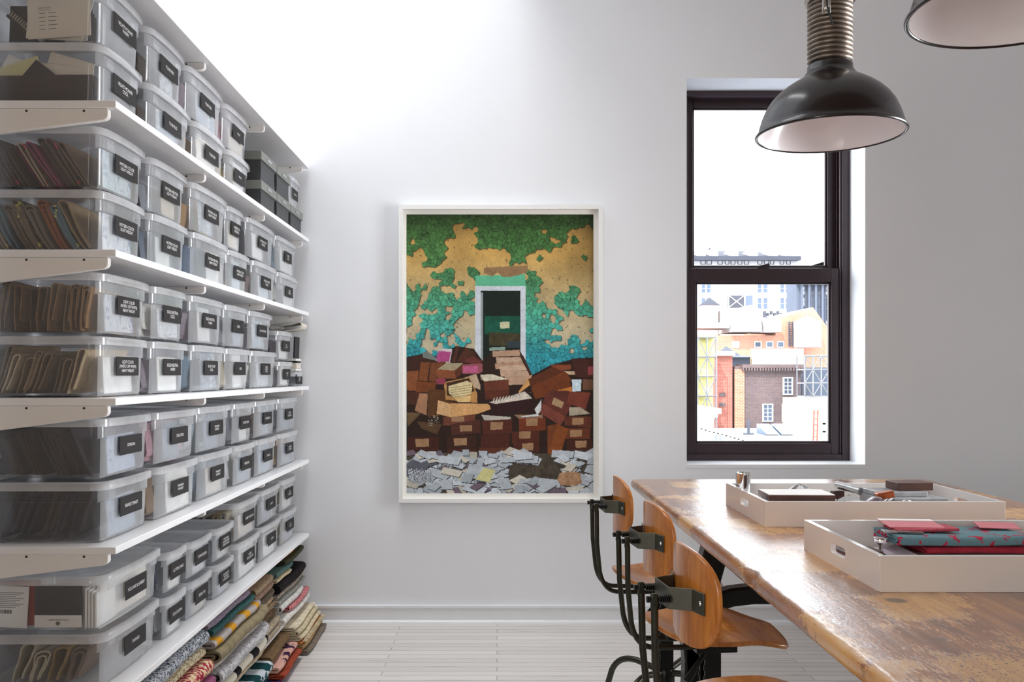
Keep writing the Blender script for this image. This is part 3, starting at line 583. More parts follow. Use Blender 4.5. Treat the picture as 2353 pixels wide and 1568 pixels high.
    bx = [([(140,170),(290,140),(420,215),(270,300),(140,290)],(62,36,28)),([(290,120),(330,110),(420,180),(410,200),(290,170)],(120,128,124)),
      ([(555,215),(600,60),(625,65),(590,215)],(84,46,34)),([(600,210),(680,80),(770,120),(700,215)],(80,44,32)),([(700,130),(760,110),(800,200),(720,215)],(74,42,30)),
      ([(412,205),(440,85),(562,95),(540,220)],(206,196,196)),([(420,150),(440,110),(550,118),(530,212),(418,205)],(176,76,132)),
      ([(660,215),(745,155),(845,205),(800,230)],(108,52,50)),([(655,245),(805,238),(805,318),(655,318)],(196,96,138)),([(650,235),(840,225),(842,300),(805,320),(652,322)],(150,84,90)),([(662,252),(798,248),(798,308),(662,308)],(196,98,140)),
      ([(270,212),(355,215),(330,390),(250,385)],(124,72,40)),([(362,222),(505,205),(430,280),(412,395),(345,390)],(116,66,42)),
      ([(425,280),(505,218),(662,222),(585,292)],(168,154,124)),([(418,282),(585,290),(592,368),(425,360)],(134,76,46)),([(585,290),(660,225),(640,330),(592,368)],(96,52,34)),
      ([(140,300),(250,290),(235,480),(140,475)],(136,80,46)),([(232,390),(410,400),(405,495),(225,490)],(120,66,34)),([(140,485),(330,500),(330,620),(140,600)],(78,44,30)),
      ([(415,365),(500,360),(500,420),(415,420)],(150,64,84)),([(260,500),(335,505),(325,705),(215,660)],(166,122,92)),
      ([(930,115),(1180,98),(1190,155),(935,165)],(186,150,124)),([(965,170),(1220,165),(1220,215),(970,220)],(196,166,142)),([(955,225),(1230,205),(1232,250),(960,280)],(180,144,120)),
      ([(985,250),(1255,238),(1258,290),(1005,290)],(200,170,146)),([(1000,290),(1275,292),(1270,340),(1010,345)],(192,160,136)),([(1040,345),(1300,335),(1250,420),(1080,425)],(186,152,128)),
      ([(1180,150),(1215,150),(1300,330),(1275,335)],(66,40,34)),([(600,385),(780,320),(822,430),(820,470),(700,420)],(190,168,140)),
      ([(818,330),(1075,372),(860,390),(825,372)],(150,134,110)),([(820,330),(930,325),(1075,370),(855,392)],(214,206,182)),([(850,392),(1080,375),(1080,470),(860,482)],(104,54,38)),([(860,485),(1085,470),(1085,550),(865,560)],(92,46,32)),
      ([(485,425),(505,395),(720,352),(790,500),(790,590),(500,560)],(190,140,82)),([(508,405),(715,360),(770,480),(600,540),(512,520)],(60,40,26)),
      ([(525,435),(700,385),(745,410),(740,500),(640,555),(580,545),(530,500)],(222,204,158)),([(580,540),(735,525),(720,585),(610,582)],(226,190,130)),
      ([(340,465),(500,470),(500,560),(600,590),(420,720),(335,705)],(92,58,30)),([(475,720),(775,690),(770,790),(480,800)],(110,62,46)),([(430,565),(545,600),(545,722),(418,690)],(222,178,128)),([(545,595),(890,598),(935,640),(800,690),(545,722)],(214,164,108)),
      ([(895,585),(1200,480),(1310,545),(1315,655),(940,708)],(48,24,26)),([(905,585),(1230,485),(1300,548),(960,600)],(216,206,192)),
      ([(1170,490),(1270,350),(1285,420),(1180,500)],(210,156,98)),([(1262,372),(1540,228),(1660,375),(1590,500),(1325,550)],(116,60,30)),([(1262,372),(1540,228),(1590,300),(1290,450)],(92,48,28)),([(1310,425),(1625,310),(1665,470),(1330,555)],(110,56,28)),([(1525,475),(1665,440),(1665,488),(1560,480)],(196,120,54)),
      ([(1450,240),(1655,235),(1655,280),(1560,290)],(132,68,44)),([(1590,295),(1720,300),(1720,330),(1640,330)],(196,170,140)),([(1660,180),(1860,190),(1860,360),(1700,350)],(70,36,30)),([(1812,255),(1862,255),(1862,330),(1812,335)],(150,70,74)),
      ([(1665,375),(1752,375),(1748,480),(1670,487)],(204,222,232)),([(1765,370),(1862,375),(1862,470),(1765,470)],(110,74,56)),([(1455,480),(1640,480),(1640,600),(1490,600)],(90,46,38)),([(1640,485),(1838,495),(1790,650),(1620,590)],(120,58,44)),
      ([(1435,490),(1660,605),(1610,715),(1395,585)],(100,50,40)),([(1395,590),(1610,718),(1560,800),(1365,680)],(122,64,52)),([(1500,540),(1592,585),(1570,642),(1478,600)],(176,146,110)),
      ([(1640,632),(1745,632),(1832,690),(1640,710)],(172,160,140)),([(1597,715),(1845,715),(1845,820),(1597,800)],(94,48,34)),([(1600,825),(1832,822),(1832,925),(1610,925)],(104,54,32)),([(1620,935),(1855,930),(1855,1025),(1620,1030)],(70,36,26)),
      ([(830,700),(1100,720),(1100,745),(860,760)],(190,184,172)),([(835,755),(1112,740),(1112,870),(845,880)],(84,40,30)),([(825,885),(1090,875),(1085,1000),(825,995)],(76,36,28)),([(808,1000),(1075,1000),(1078,1100),(985,1110),(805,1070)],(92,48,32)),
      ([(1130,700),(1395,700),(1400,735),(1180,740)],(140,110,90)),([(1175,735),(1425,725),(1425,845),(1180,850)],(110,52,30)),([(1112,855),(1362,850),(1362,960),(1112,965)],(84,40,28)),([(1120,965),(1362,965),(1362,1045),(1140,1040)],(78,38,28)),
      ([(550,790),(820,740),(825,870),(555,885)],(80,44,34)),([(510,895),(785,890),(785,1000),(510,1010)],(62,34,26)),([(520,1015),(792,1008),(792,1075),(520,1050)],(70,36,26)),
      ([(150,910),(438,905),(438,1040),(150,1030)],(68,32,24)),([(140,680),(275,680),(220,740),(150,810)],(104,82,56)),([(235,760),(465,790),(420,880),(280,830)],(88,64,44)),
      ([(1440,800),(1530,785),(1630,830),(1555,1085),(1440,1060)],(116,62,34)),([(1530,785),(1632,830),(1552,1088),(1450,1062)],(132,72,34)),([(1190,715),(1350,690),(1360,712),(1210,722)],(206,210,210)),([(1320,650),(1385,560),(1380,660),(1345,700)],(212,216,216))]
    for p, c in bx: poly(p, c, .28)
    for k in range(26): x = 930+k*14; poly([(x, 590-k*3.9),(x+7, 588-k*3.9),(x+24, 545-k*2.2),(x+16, 545-k*2.2)], (90,70,60) if k % 2 else (226,220,206))
    for k in range(5): poly([(530+6*k, 450+k*22),(740, 420+k*22),(742, 426+k*22),(532+6*k, 456+k*22)], (160,140,96))
    for a in ((552,718,672,765),(632,798,745,855),(912,770,1028,840),(1242,735,1350,805),(1178,855,1285,922),(1204,965,1310,1032),(1667,730,1773,793),(1648,842,1757,905),(1697,942,1800,1005),(222,925,347,998),(576,918,696,985)):
        poly([(a[0],a[1]),(a[2],a[1]-4),(a[2]-2,a[3]-4),(a[0]+2,a[3])], (160,124,92), .3)
    for k in range(60):
        x = 335+rs.rand()*100; y = 700+rs.rand()*100; poly([(x,y),(x+18*rs.rand(),y+8),(x+14*rs.rand(),y+20*rs.rand())], (170,160,140))
    # floor litter
    poly([(140,1040),(430,1060),(520,1050),(800,1075),(985,1108),(1075,1100),(1150,1045),(1440,1060),(1555,1088),(1600,1030),(1862,1030),(1862,1425),(140,1425)], (74,66,56), .9)
    r = np.random.RandomState(12)
    def sheet(x, y, s, col, asp=.55):
        a = r.rand()*pi; ux, uy = cos(a)*s, sin(a)*s*.5; vx, vy = -sin(a)*s*asp, cos(a)*s*asp*.6
        k = 1+.25*(r.rand(4)-.5); q = [(x-ux*k[0]-vx, y-uy-vy), (x+ux-vx*k[1], y+uy-vy), (x+ux*k[2]+vx, y+uy+vy*k[2]), (x-ux+vx*k[3], y-uy+vy)]
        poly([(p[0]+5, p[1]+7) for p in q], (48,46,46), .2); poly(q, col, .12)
    for k in range(300):
        x = 140+r.rand()*1722; y = 1050+r.rand()**.9*370
        if ((x-1330)/300)**2+((y-1215)/95)**2 < 1 or (x > 1480 and y > 1230 and r.rand() < .5): continue
        g = int(176+r.rand()*40); dk = r.rand() < .14
        sheet(x, y, 48+r.rand()*62, (90+int(r.rand()*30), 100, 112) if dk else (g-8, g, g+8) if r.rand() < .8 else (g+6, g, g-14))
    for k in range(9):
        for j in range(10): poly([(150+k*26+j*5, 1200+j*12),(166+k*24+j*5, 1190+j*12),(180+k*24, 1330),(168+k*24, 1335)], (200,206,212) if (j+k) % 2 else (96,100,108))
    poly([(775,1300),(850,1188),(960,1210),(905,1325)], (216,212,150), .1)
    poly([(1550,1240),(1640,1225),(1740,1235),(1760,1330),(1700,1358),(1560,1350),(1530,1300)], (170,132,100), .7)
    poly([(1605,1370),(1765,1358),(1768,1395),(1620,1402)], (206,200,188), .2)
    img *= (.86+.20*np.random.RandomState(31).rand(h, w)*fbm(3, 91, 2)+.12*fbm(22, 95, 3))[..., None]
    return np.clip(img, 0, 1)
A = make_art(); ah, aw = A.shape[:2]
px0, px1, pz0, pz1 = (934-PX)*4.654/F-fcx, (1363.5-PX)*4.654/F-fcx, CAMZ+(860-1134)*4.654/F-FZ0, CAMZ+(860-493)*4.654/F-FZ0
gx = np.linspace(px0, px1, aw); gz = np.linspace(pz1, pz0, ah); co = np.zeros((ah, aw, 3), np.float32); co[..., 0] = gx[None]; co[..., 1] = -.0205; co[..., 2] = gz[:, None]
idx = np.arange(ah*aw).reshape(ah, aw); q = np.stack([idx[:-1, :-1], idx[1:, :-1], idx[1:, 1:], idx[:-1, 1:]], -1).reshape(-1, 4)
me = bpy.data.meshes.new('printed_sheet'); me.vertices.add(ah*aw); me.vertices.foreach_set('co', co.ravel()); me.loops.add(q.size); me.loops.foreach_set('vertex_index', q.ravel().astype(np.int32))
me.polygons.add(len(q)); me.polygons.foreach_set('loop_start', np.arange(0, q.size, 4, dtype=np.int32)); me.update(calc_edges=True)
ca = me.color_attributes.new('print', 'FLOAT_COLOR', 'POINT'); lc = np.where(A <= .04045, A/12.92, ((A+.055)/1.055)**2.4); ca.data.foreach_set('color', np.concatenate([lc, np.ones((ah, aw, 1))], -1).astype(np.float32).ravel())
m, nt, b = mat0('printed_photograph'); at_ = nd(nt, 'ShaderNodeAttribute', attribute_name='print'); nt.links.new(at_.outputs[0], b.inputs['Base Color']); b.inputs['Roughness'].default_value = .45; b.inputs['Specular IOR Level'].default_value = .25
me.materials.append(m); o = bpy.data.objects.new('printed_sheet', me); COL.objects.link(o); o.parent = pic
# ---------------------------------------------------------------- wall shelving
SXF = -.978                      # front edge of the boards
SZ = [2.386, 2.003, 1.620, 1.238, .856, .473, .150]     # upper faces, top to bottom
ORD = ['first', 'second', 'third', 'fourth', 'fifth', 'sixth', 'seventh', 'eighth', 'ninth', 'tenth', 'eleventh', 'twelfth', 'thirteenth', 'fourteenth', 'fifteenth', 'sixteenth']
NAMES = ['topmost', 'second', 'third', 'fourth', 'fifth', 'sixth', 'lowest']
for i, z in enumerate(SZ):
    y0 = 2.30; xf = SXF if i < 6 else -.985
    tag(MB().box(XL+.004, xf, y0, YB-.012, z-.019, z).build('shelf_board', M['shelf'], bevel=.0015), f'{NAMES[i]} white shelf board of the storage wall on the left', 'shelf', 'white shelf boards of the storage wall')
BY = [2.302, 3.075, 3.858, 4.61]
BYN = ['nearest the camera', 'second from the camera', 'third from the camera', 'nearest the back wall']
def bracket(flat=False):
    m = MB(); L = XL+.004; tip = -1.0
    prof = [(L, -.019), (tip-.003, -.019), (tip, -.022), (tip, -.038), (tip-.004, -.045), (tip-.012, -.049), (L+.02, -.092), (L, -.095)]
    if flat: prof = prof[:3]+[(tip, -.037), (tip-.004, -.042), (tip-.012, -.0455), (L, -.0462)]
    m.rings([[(x, -.009, z) for x, z in prof], [(x, .009, z) for x, z in prof]])
    return m
pb = None; pf = None
for i, z in enumerate(SZ):
    for j, y in enumerate(BY):
        if i == 6 or (i == 5 and j == 2): continue
        lab = f'white tapered steel bracket {BYN[j]} under the {NAMES[i]} shelf board'
        if pb is None:
            pb = bracket().build('shelf_bracket', M['bracket'], bevel=.002)
            for sx in (-1.062, -1.21):
                MB().cyl((sx, -.0085, -.026), (sx, -.0105, -.026), .003, n=10).build('screw', M['screw'], pb)
            o = pb
        elif j in (1, 2):
            if pf is None:
                pf = bracket(True).build('shelf_bracket', M['bracket'], bevel=.002)
                for sx in (-1.062, -1.21): MB().cyl((sx, -.0085, -.026), (sx, -.0105, -.026), .003, n=10).build('screw', M['screw'], pf)
                o = pf
            else: o = copy_tree(pf)
        else: o = copy_tree(pb)
        o.location = (0, y+(.0 if j == 0 else 0), z); tag(o, lab, 'bracket', 'white shelf brackets under the boards')
        if j == 0: o.location.y = 2.3145

# ---------------------------------------------------------------- cloth: a folded hairpin sheet of real thickness
def hairpin(width, H, gap, th, lean=0., bow=0., layers=1, seed=0, horiz=False, wav=.004, tail=.75, soft=6, yc=0):
    """sheet folded over on itself; fold along local y; standing up (or lying, nose towards +x)"""
    rn = random.Random(seed); m = MB()
    for l in range(layers):
        g = gap + l*2*(th*1.15); Hl = H - (layers-1-l)*th*1.3
        path = []
        for k in range(7): path.append((-g/2, Hl*(k/6)*(.98)))
        for k in range(1, soft): a = pi-pi*k/soft; path.append((g/2*cos(a), Hl*.98+g/2*sin(a)))
        b = rn.uniform(tail-.1, tail+.2); b = min(b, 1)
        for k in range(7): path.append((g/2, Hl*.98*(1-b*k/6)))
        p2 = []
        for (u, v) in path:
            t = max(0, v/H); u *= (.8+.45*t*t) if not horiz else 1; p2.append((u + lean*t*H + bow*sin(pi*t)*H + (g*.05*sin(t*9+seed)), v))
        n = len(p2); L_, R_ = [], []
        for i in range(n):
            a = p2[max(0, i-1)]; c = p2[min(n-1, i+1)]; dx, dy = c[0]-a[0], c[1]-a[1]; d = math.hypot(dx, dy) or 1; nx, ny = -dy/d*th/2, dx/d*th/2
            L_.append((p2[i][0]+nx, p2[i][1]+ny)); R_.append((p2[i][0]-nx, p2[i][1]-ny))
        poly = L_+R_[::-1]
        ns = 7; rings = []
        for s in range(ns):
            y = -width/2 + width*s/(ns-1); e = 1 if 0 < s < ns-1 else .985
            off = wav*sin((y+yc)*15+seed*2.1); off2 = wav*.8*cos((y+yc)*11+seed)
            ring = []
            for (u, v) in poly:
                uu = u+off*(v/H); vv = v*e + off2*(v/H)
                ring.append((vv, y, uu) if horiz else (uu, y, max(0.001, vv)))
            rings.append(ring)
        m.rings(rings)
    return m

PAL = {
 'tan': [(150,118,84),(170,138,100),(132,102,74),(186,156,120),(120,94,70)],
 'beige': [(190,168,136),(168,144,112),(206,188,158),(140,118,94),(178,158,132)],
 'dark': [(52,46,52),(66,58,56),(44,44,56),(74,62,54),(58,50,48)],
 'vivid': [(120,100,84),(176,146,62),(142,58,96),(96,84,74),(214,206,196),(84,70,64),(166,150,130)],
 'floral': [(176,166,110),(120,110,100),(150,128,98),(112,98,86),(156,88,58),(90,116,128),(170,150,130)],
 'grey': [(140,144,152),(166,168,172),(116,118,128),(186,186,188)],
 'white': [(222,218,208),(206,202,194),(232,230,224),(186,184,180)],
 'blue': [(118,138,154),(140,156,168),(92,108,126),(170,182,190)],
 'plum': [(122,108,120),(146,134,144),(92,80,92),(176,166,172)],
 'mixed': [(160,160,168),(190,180,166),(130,116,112),(110,120,136),(206,200,190)],
 'pinkish': [(190,150,160),(190,186,196),(130,138,160),(220,210,212)],
 'jute': [(176,146,90),(150,122,76),(120,100,84),(190,180,160)],
}
CN = {}
def cname(c):
    r, g, b = c; mx, mn = max(c), min(c); v = (r+g+b)/3
    if mx-mn < 22: return 'charcoal' if v < 70 else 'dark grey' if v < 105 else 'grey' if v < 165 else 'pale grey' if v < 200 else 'off-white'
    if r >= g >= b: return 'dark brown' if v < 75 else 'brown' if v < 112 else ('mustard' if b < .5*r and g > .75*r else 'tan') if v < 165 else 'cream'
    if b >= g >= r or (b >= r >= g and b-r > 18): return 'slate blue' if v < 125 else 'pale blue'
    if r > g and b > g: return 'plum' if v < 120 else 'pink'
    return 'dusty'

def roundrect(x0, x1, y0, y1, r, bow=0., n=5):
    pts = []
    for cx, cy, a0 in ((x1-r, y0+r, -90), (x1-r, y1-r, 0), (x0+r, y1-r, 90), (x0+r, y0+r, 180)):
        for k in range(n+1): a = R(a0+90*k/n); pts.append((cx+r*cos(a), cy+r*sin(a)))
    if bow:
        # extra points along the front (+x) side, bowed outwards
        out = []
        for i, p in enumerate(pts):
            out.append(p)
            if i == n:
                for k in range(1, 6): out.append((x1, y0+r+(y1-y0-2*r)*k/6))
        yc = (y0+y1)/2; hy = (y1-y0)/2
        pts = [(x+(bow*(1-((y-yc)/hy)**2) if x > x1-r*.9 else 0), y) for x, y in out]
    return pts
LABFONT = None
def lettering(parent, lines, w, h, xoff, scale=1.0, mat='ink', rot=None, name='lettering'):
    cu = bpy.data.curves.new(name, 'FONT'); cu.body = '\n'.join(lines); cu.align_x = 'CENTER'; cu.align_y = 'CENTER'; cu.size = 1; cu.space_line = .95; cu.space_character = .92
    o = bpy.data.objects.new('tmp', cu); COL.objects.link(o)
    dg = bpy.context.evaluated_depsgraph_get(); dg.update(); me = bpy.data.meshes.new_from_object(o.evaluated_get(dg)); COL.objects.unlink(o); bpy.data.objects.remove(o); bpy.data.curves.remove(cu)
    xs = [v.co.x for v in me.vertices]; ys = [v.co.y for v in me.vertices]
    if not xs: return None
    cx, cy = (min(xs)+max(xs))/2, (min(ys)+max(ys))/2; s = min(w/(max(xs)-min(xs)), h/(max(ys)-min(ys)))
    for v in me.vertices: v.co = (0, (v.co.x-cx)*s, (v.co.y-cy)*s)
    me.materials.clear(); me.materials.append(M[mat]); me.name = name
    t = bpy.data.objects.new(name, me); COL.objects.link(t); t.parent = parent; t.location = (xoff, 0, 0)
    if rot: t.rotation_euler = rot
    return t

def make_bin(label, y0, y1, z, h, x1, lines, tz=.5, toff=.01, depth=.345, tw=.15, thh=.052, cap=.0085):
    yc = (y0+y1)/2; w = y1-y0; hw = w/2
    e = empty('storage_bin', (x1-.012-depth/2, yc, z), label, 'bin', 'clear lidded plastic bins on the storage shelves')
    d = depth-.024; X0, X1 = -d/2, d/2; b = MB(); rings = []
    def rr(ins, zz, bw=.006): return [(x, y, zz) for x, y in roundrect(X0+ins, X1-ins, -hw+.011+ins, hw-.011-ins, .028, bw)]
    H = h-.006
    rings += [[(x*.97, y*.97, .004) for x, y, _ in rr(.012, 0)], rr(.010, .004), rr(.007, .012)]
    rings += [rr(.004, H*.66), rr(.0035, H*.67), rr(.0005, H*.68), rr(0, H-.018), rr(-.004, H-.017), rr(-.004, H-.014), rr(.002, H-.013)]
    b.rings(rings, cap=False); b.add(rings[0], [tuple(range(len(rings[0])-1, -1, -1))])
    for sy in (-1, 1):          # little feet and the raised corner tabs of the front
        b.box(X1-.05, X1-.012, sy*(hw-.045)-.016, sy*(hw-.045)+.016, 0, .006)
        b.box(X0+.02, X0+.06, sy*(hw-.045)-.016, sy*(hw-.045)+.016, 0, .006)
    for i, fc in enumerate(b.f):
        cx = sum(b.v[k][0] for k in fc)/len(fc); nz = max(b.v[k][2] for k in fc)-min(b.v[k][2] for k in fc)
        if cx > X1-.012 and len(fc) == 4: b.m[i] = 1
    b.build('body', [M['plastic'], M['lit_front']], e, ang=50)
    for sy in (-1, 1): yy = sy*(hw-.072); MB().box(X1+.0012, X1+.0046, yy-.022, yy+.022, H*.70, H-.020).build('corner_tab', M['plastic'], e, bevel=.001)
    l = MB()
    def lr(ins, zz, bw=.011): return [(x, y, zz) for x, y in roundrect(X0-.008+ins, X1+.009-ins, -hw+.002+ins, hw-.002-ins, .036, bw)]
    lrs = [lr(.004, H-.022), lr(0, H-.022), lr(0, H-.003), lr(.003, H), lr(.014, H), lr(.020, H-.005)]
    l.rings(lrs, cap=False); l.add(lrs[-1], [tuple(range(len(lrs[-1])))])
    l.build('lid', M['lid'], e, ang=50)
    if lines:
        lb = MB(); xx = X1+.0068; lb.box(-.0006, .0006, -tw/2, tw/2, -thh/2, thh/2)
        lo = lb.build('paper_tag', M['tagpaper'], e, loc=(xx, toff, H*tz), smooth=False)
        n = len(lines); mw = max(len(s) for s in lines)
        hh = min(thh*.78, n*cap*1.75-cap*.75); lettering(lo, lines, min(tw*.84, mw*cap*.78), hh, .0010)
    return e

def fill(yb0, yb1, z, h, x1, pal, n, pitch, lean, where, seed, depth=.345, kind='plain', c2=None, thick=.0032, hf=(.6, .8), tail=.75):
    """folded cloths standing one behind the other from the front of a bin to its back"""
    rn = random.Random(seed); w = (yb1-yb0)-.082; cols = PAL[pal]; bw = rn.uniform(-.04, .04); near = n > 8
    sh = max(0, lean+.05)*h*.8; x = x1-.066; prev = None; maxw = pitch
    for i in range(n):
        c = cols[rn.randrange(len(cols))] if i else cols[seed % len(cols)]
        H = (h-.036)*rn.uniform(*hf); ln = lean+rn.uniform(-.03, .03)*(2.2 if near else 1); p = pitch*(rn.uniform(.85, 1.35) if near else 1)
        ly = 1 if p < 4.6*thick or rn.random() < .55 else 2
        gap = max(.002, (p*.93-thick-(ly-1)*2.3*thick)/1.3)
        if prev is not None: x -= (prev+p)/2+max(0, ln-pl)*h
        if ln < -.2:
            H = min(H, (x-sh-(x1-.326)-p/2)/(-ln))
            if H < .03: break
        elif x-sh-max(0, -ln)*h < x1-.322+p/2: break
        yo = rn.uniform(0, .05) if near and i % 3 == 2 else 0
        o = hairpin(w*rn.uniform(.93, 1)-yo, H, gap, thick, ln, bw, ly, seed*31, tail=tail, wav=.003).build('folded_fabric', cloth(c, c2 if kind != 'plain' and i % 3 == 1 else None, kind if i % 3 == 1 and c2 else 'plain'), None, (x-sh, (yb0+yb1)/2+yo/2, z+.009))
        tag(o, f'{cname(c)} folded fabric {ORD[i]} from the front, {where}', 'fabric', 'folded fabrics, '+where)
        prev = p; pl = ln

LZ = .167
def inv(px): return 1.01*F/(PX-px)         # depth at which the bin-front plane crosses this column of the picture
TIERS = {
 'A': (1, 2, [('lower', 0, LZ, [(None,351),(351,455),(455,532),(532,588)], ['VELVET MOHAIR|COOL','TO BE FILED','TO BE FILED','PROJECT'], ['brownf','dark','tan','vivid']),
              ('upper', 1, LZ, [(None,352),(352,441),(441,527),(527,586)], ['VELVET MOHAIR|WARM','TO BE FILED','TO BE FILED','PROJECT'], ['notes','dark','plum','pinkish'])]),
 'B': (2, 3, [('lower', 0, LZ, [(None,356),(356,449),(449,535),(535,588),(588,645),(645,693)], ['PATTERN COLOR|LIGHT WEIGHT','PATTERN COLOR|LIGHT WEIGHT','PATTERN NEUTRAL|HEAVY WEIGHT','PATTERN COLOR|HEAVY WEIGHT','PATTERN VELVET|COLOR','SHEER|PATTERN'], ['floral','mixed','blue','white','mixed','white']),
              ('upper', 1, LZ, [(None,357),(357,447),(447,533),(533,575),(575,641),(641,691)], ['PATTERN COLOR|LIGHT WEIGHT','PATTERN NEUTRAL|LIGHT WEIGHT','PATTERN COLOR|HEAVY WEIGHT','SHEERING &|BEDDING','PATTERN VELVET|NEUTRAL','SHEER|SOLID'], ['vivid','grey','tan','grey','dark','blue'])]),
 'C': (3, 4, [('lower', 0, LZ, [(None,362),(362,450),(450,530),(530,589),(589,648)], ['LIGHT COLOR|(WHITE / OFF WHITE)|HEAVY WEIGHT','SOLID NEUTRAL|WARM','SOLID COLOR|COOL','HIDE','LEATHER|COMPLETE|WEIGHTS'], ['beige','plum','blue','jute','white']),
              ('upper', 1, LZ, [(None,366),(366,447),(447,527),(527,583),(583,638)], ['LIGHT COLOR|(WHITE / OFF WHITE)|HEAVY WEIGHT','SOLID NEUTRAL|COOL','SOLID NEUTRAL|WARM','SUEDE','CUSTOM LEATHER'], ['tan','white','plum','grey','plum'])]),
 'D': (4, 5, [('lower', 0, LZ, [(None,367),(367,468),(468,548),(548,597),(597,647),(647,692)], ['KRAVET SMART','MAHARAM|KVADRAT','MAHARAM|KVADRAT','PIERRE FREY','CORAGGIO','ROGERS &|GOFFIGON'], ['nearblack','beige','blue','white','mixed','tan']),
              ('upper', 1, LZ, [(None,366),(366,466),(466,545),(545,595),(595,646),(646,691)], ['DONGHIA','ZAK & FOX','MAHARAM|KVADRAT','STUDIO FOUR','CLARENCE HO.','ROMO|VILLA NOVA'], ['dark','pinkish','blue','grey','tan','grey'])]),
}
BRANDY = {'D', 'E'}
TN = {'A': 'top tier', 'B': 'second tier', 'C': 'middle tier', 'D': 'fourth tier', 'E': 'bottom bin tier'}
bins = []
def colname(k): return ['first', 'second', 'third', 'fourth', 'fifth', 'sixth', 'seventh'][k]
def do_bin(T, row, k, ya, yb, z, h, txt, pal, x1=-1.01, tz=.5):
    where = f'{row} bin, {colname(k)} column, {TN[T]}'
    lines = txt.split('|')
    lab = f'clear lidded bin, {row} one in the {colname(k)} column of the {TN[T]}'
    if T not in BRANDY:
        t2 = txt.replace('|', ' ').replace('(WHITE / OFF WHITE) ', '').replace('& ', '')
        lab = f'clear bin tagged {t2}, {row} in the {colname(k)} column, {TN[T]}'
    bins.append(lab)
    jit = random.Random(hash((T, row, k)) & 0 or k*7+ord(T)*3+len(row)).uniform(-.006, .006)
    x1 += jit
    make_bin(lab, ya+.003, yb-.003, z, h, x1, lines, tz=tz, toff=.012, tw=.15 if yb-ya > .30 else .135, cap=.0095 if len(lines) < 3 else .0075)
    sd = ord(T)*10+k*3+(5 if row == 'upper' else 0)
    if k == 0:
        if pal in ('vivid', 'floral', 'beige', 'tan', 'dark', 'nearblack'):
            cc = {'vivid': (190,206,212), 'floral': (206,208,212), 'beige': (232,230,226), 'tan': (196,200,204), 'dark': (168,178,194), 'nearblack': (150,160,172)}[pal]
            o = MB().box(-.0012, .0012, -.09, .09, 0, .100).build('fabric_swatch', cloth(cc, (84,110,150) if pal != 'beige' else None, 'floral' if pal != 'beige' else 'plain', 40), None, (x1-.031, (ya+yb)/2-.02, z+.011), (R(1), R(-2), 0), smooth=False)
            tag(o, f'{cname(cc)} flat swatch standing against the front, {where}', 'swatch')
        if pal in ('notes', 'brownf', 'nearblack', 'cards', 'soft'): special(pal, ya, yb, z, h, x1, where, sd)
        else:
            kw = {'vivid': dict(lean=-.62, pitch=.022, n=16, hf=(.85, 1.0), kind='floral', c2=(196,70,80), thick=.004), 'floral': dict(lean=-.5, pitch=.024, n=16, hf=(.82, 1.0), kind='floral', c2=(204,196,96), thick=.0045), 'beige': dict(lean=.30, pitch=.023, n=16, hf=(.68, .98), thick=.005), 'tan': dict(lean=.06, pitch=.024, n=16, hf=(.78, 1.0), thick=.005), 'dark': dict(lean=-.42, pitch=.016, n=16, hf=(.82, .98), thick=.0024)}[pal]
            if kw['lean'] < 0:
                # leaning away from the front: start them nearer the back
                fill(ya, yb, z, h, x1-.0, pal, kw['n'], kw['pitch'], kw['lean'], where, sd, hf=kw['hf'], kind=kw.get('kind', 'plain'), c2=kw.get('c2'), thick=kw.get('thick', .0032), tail=.85)
            else: fill(ya, yb, z, h, x1, pal, kw['n'], kw['pitch'], kw['lean'], where, sd, hf=kw['hf'], tail=.85)
    else:
        pp = .03 if pal in ('white', 'blue') else .026
        rn = random.Random(sd*3+1); cc = [(212,212,210),(176,186,196),(150,162,176),(196,186,172),(224,222,216),(120,132,148)][rn.randrange(6)]; kd = ['plain','speckle','plain','floral'][rn.randrange(4)]
        sw = (yb-ya)*rn.uniform(.3, .55); sh = h*rn.uniform(.5, .78); oy = rn.uniform(-.3, .3)*((yb-ya)-.115-sw)
        o = MB().box(-.0012, .0012, -sw/2, sw/2, 0, sh).build('fabric_swatch', cloth(cc, (236,236,232) if kd != 'plain' else None, kd, 45), None, (x1-.030, (ya+yb)/2+oy, z+.010), (R(rn.uniform(-1.5, 1.5)), R(-2), 0), smooth=False)
        tag(o, f'{cname(cc)} flat swatch standing against the front, {where}', 'swatch')
        fill(ya, yb, z, h, x1-.0, pal, 4, pp, (-.18 if k % 2 else .12), where, sd, hf=(.62, .86), kind='speckle' if k % 3 == 2 else 'plain', c2=(232,230,226) if k % 3 == 2 else None, tail=.8)

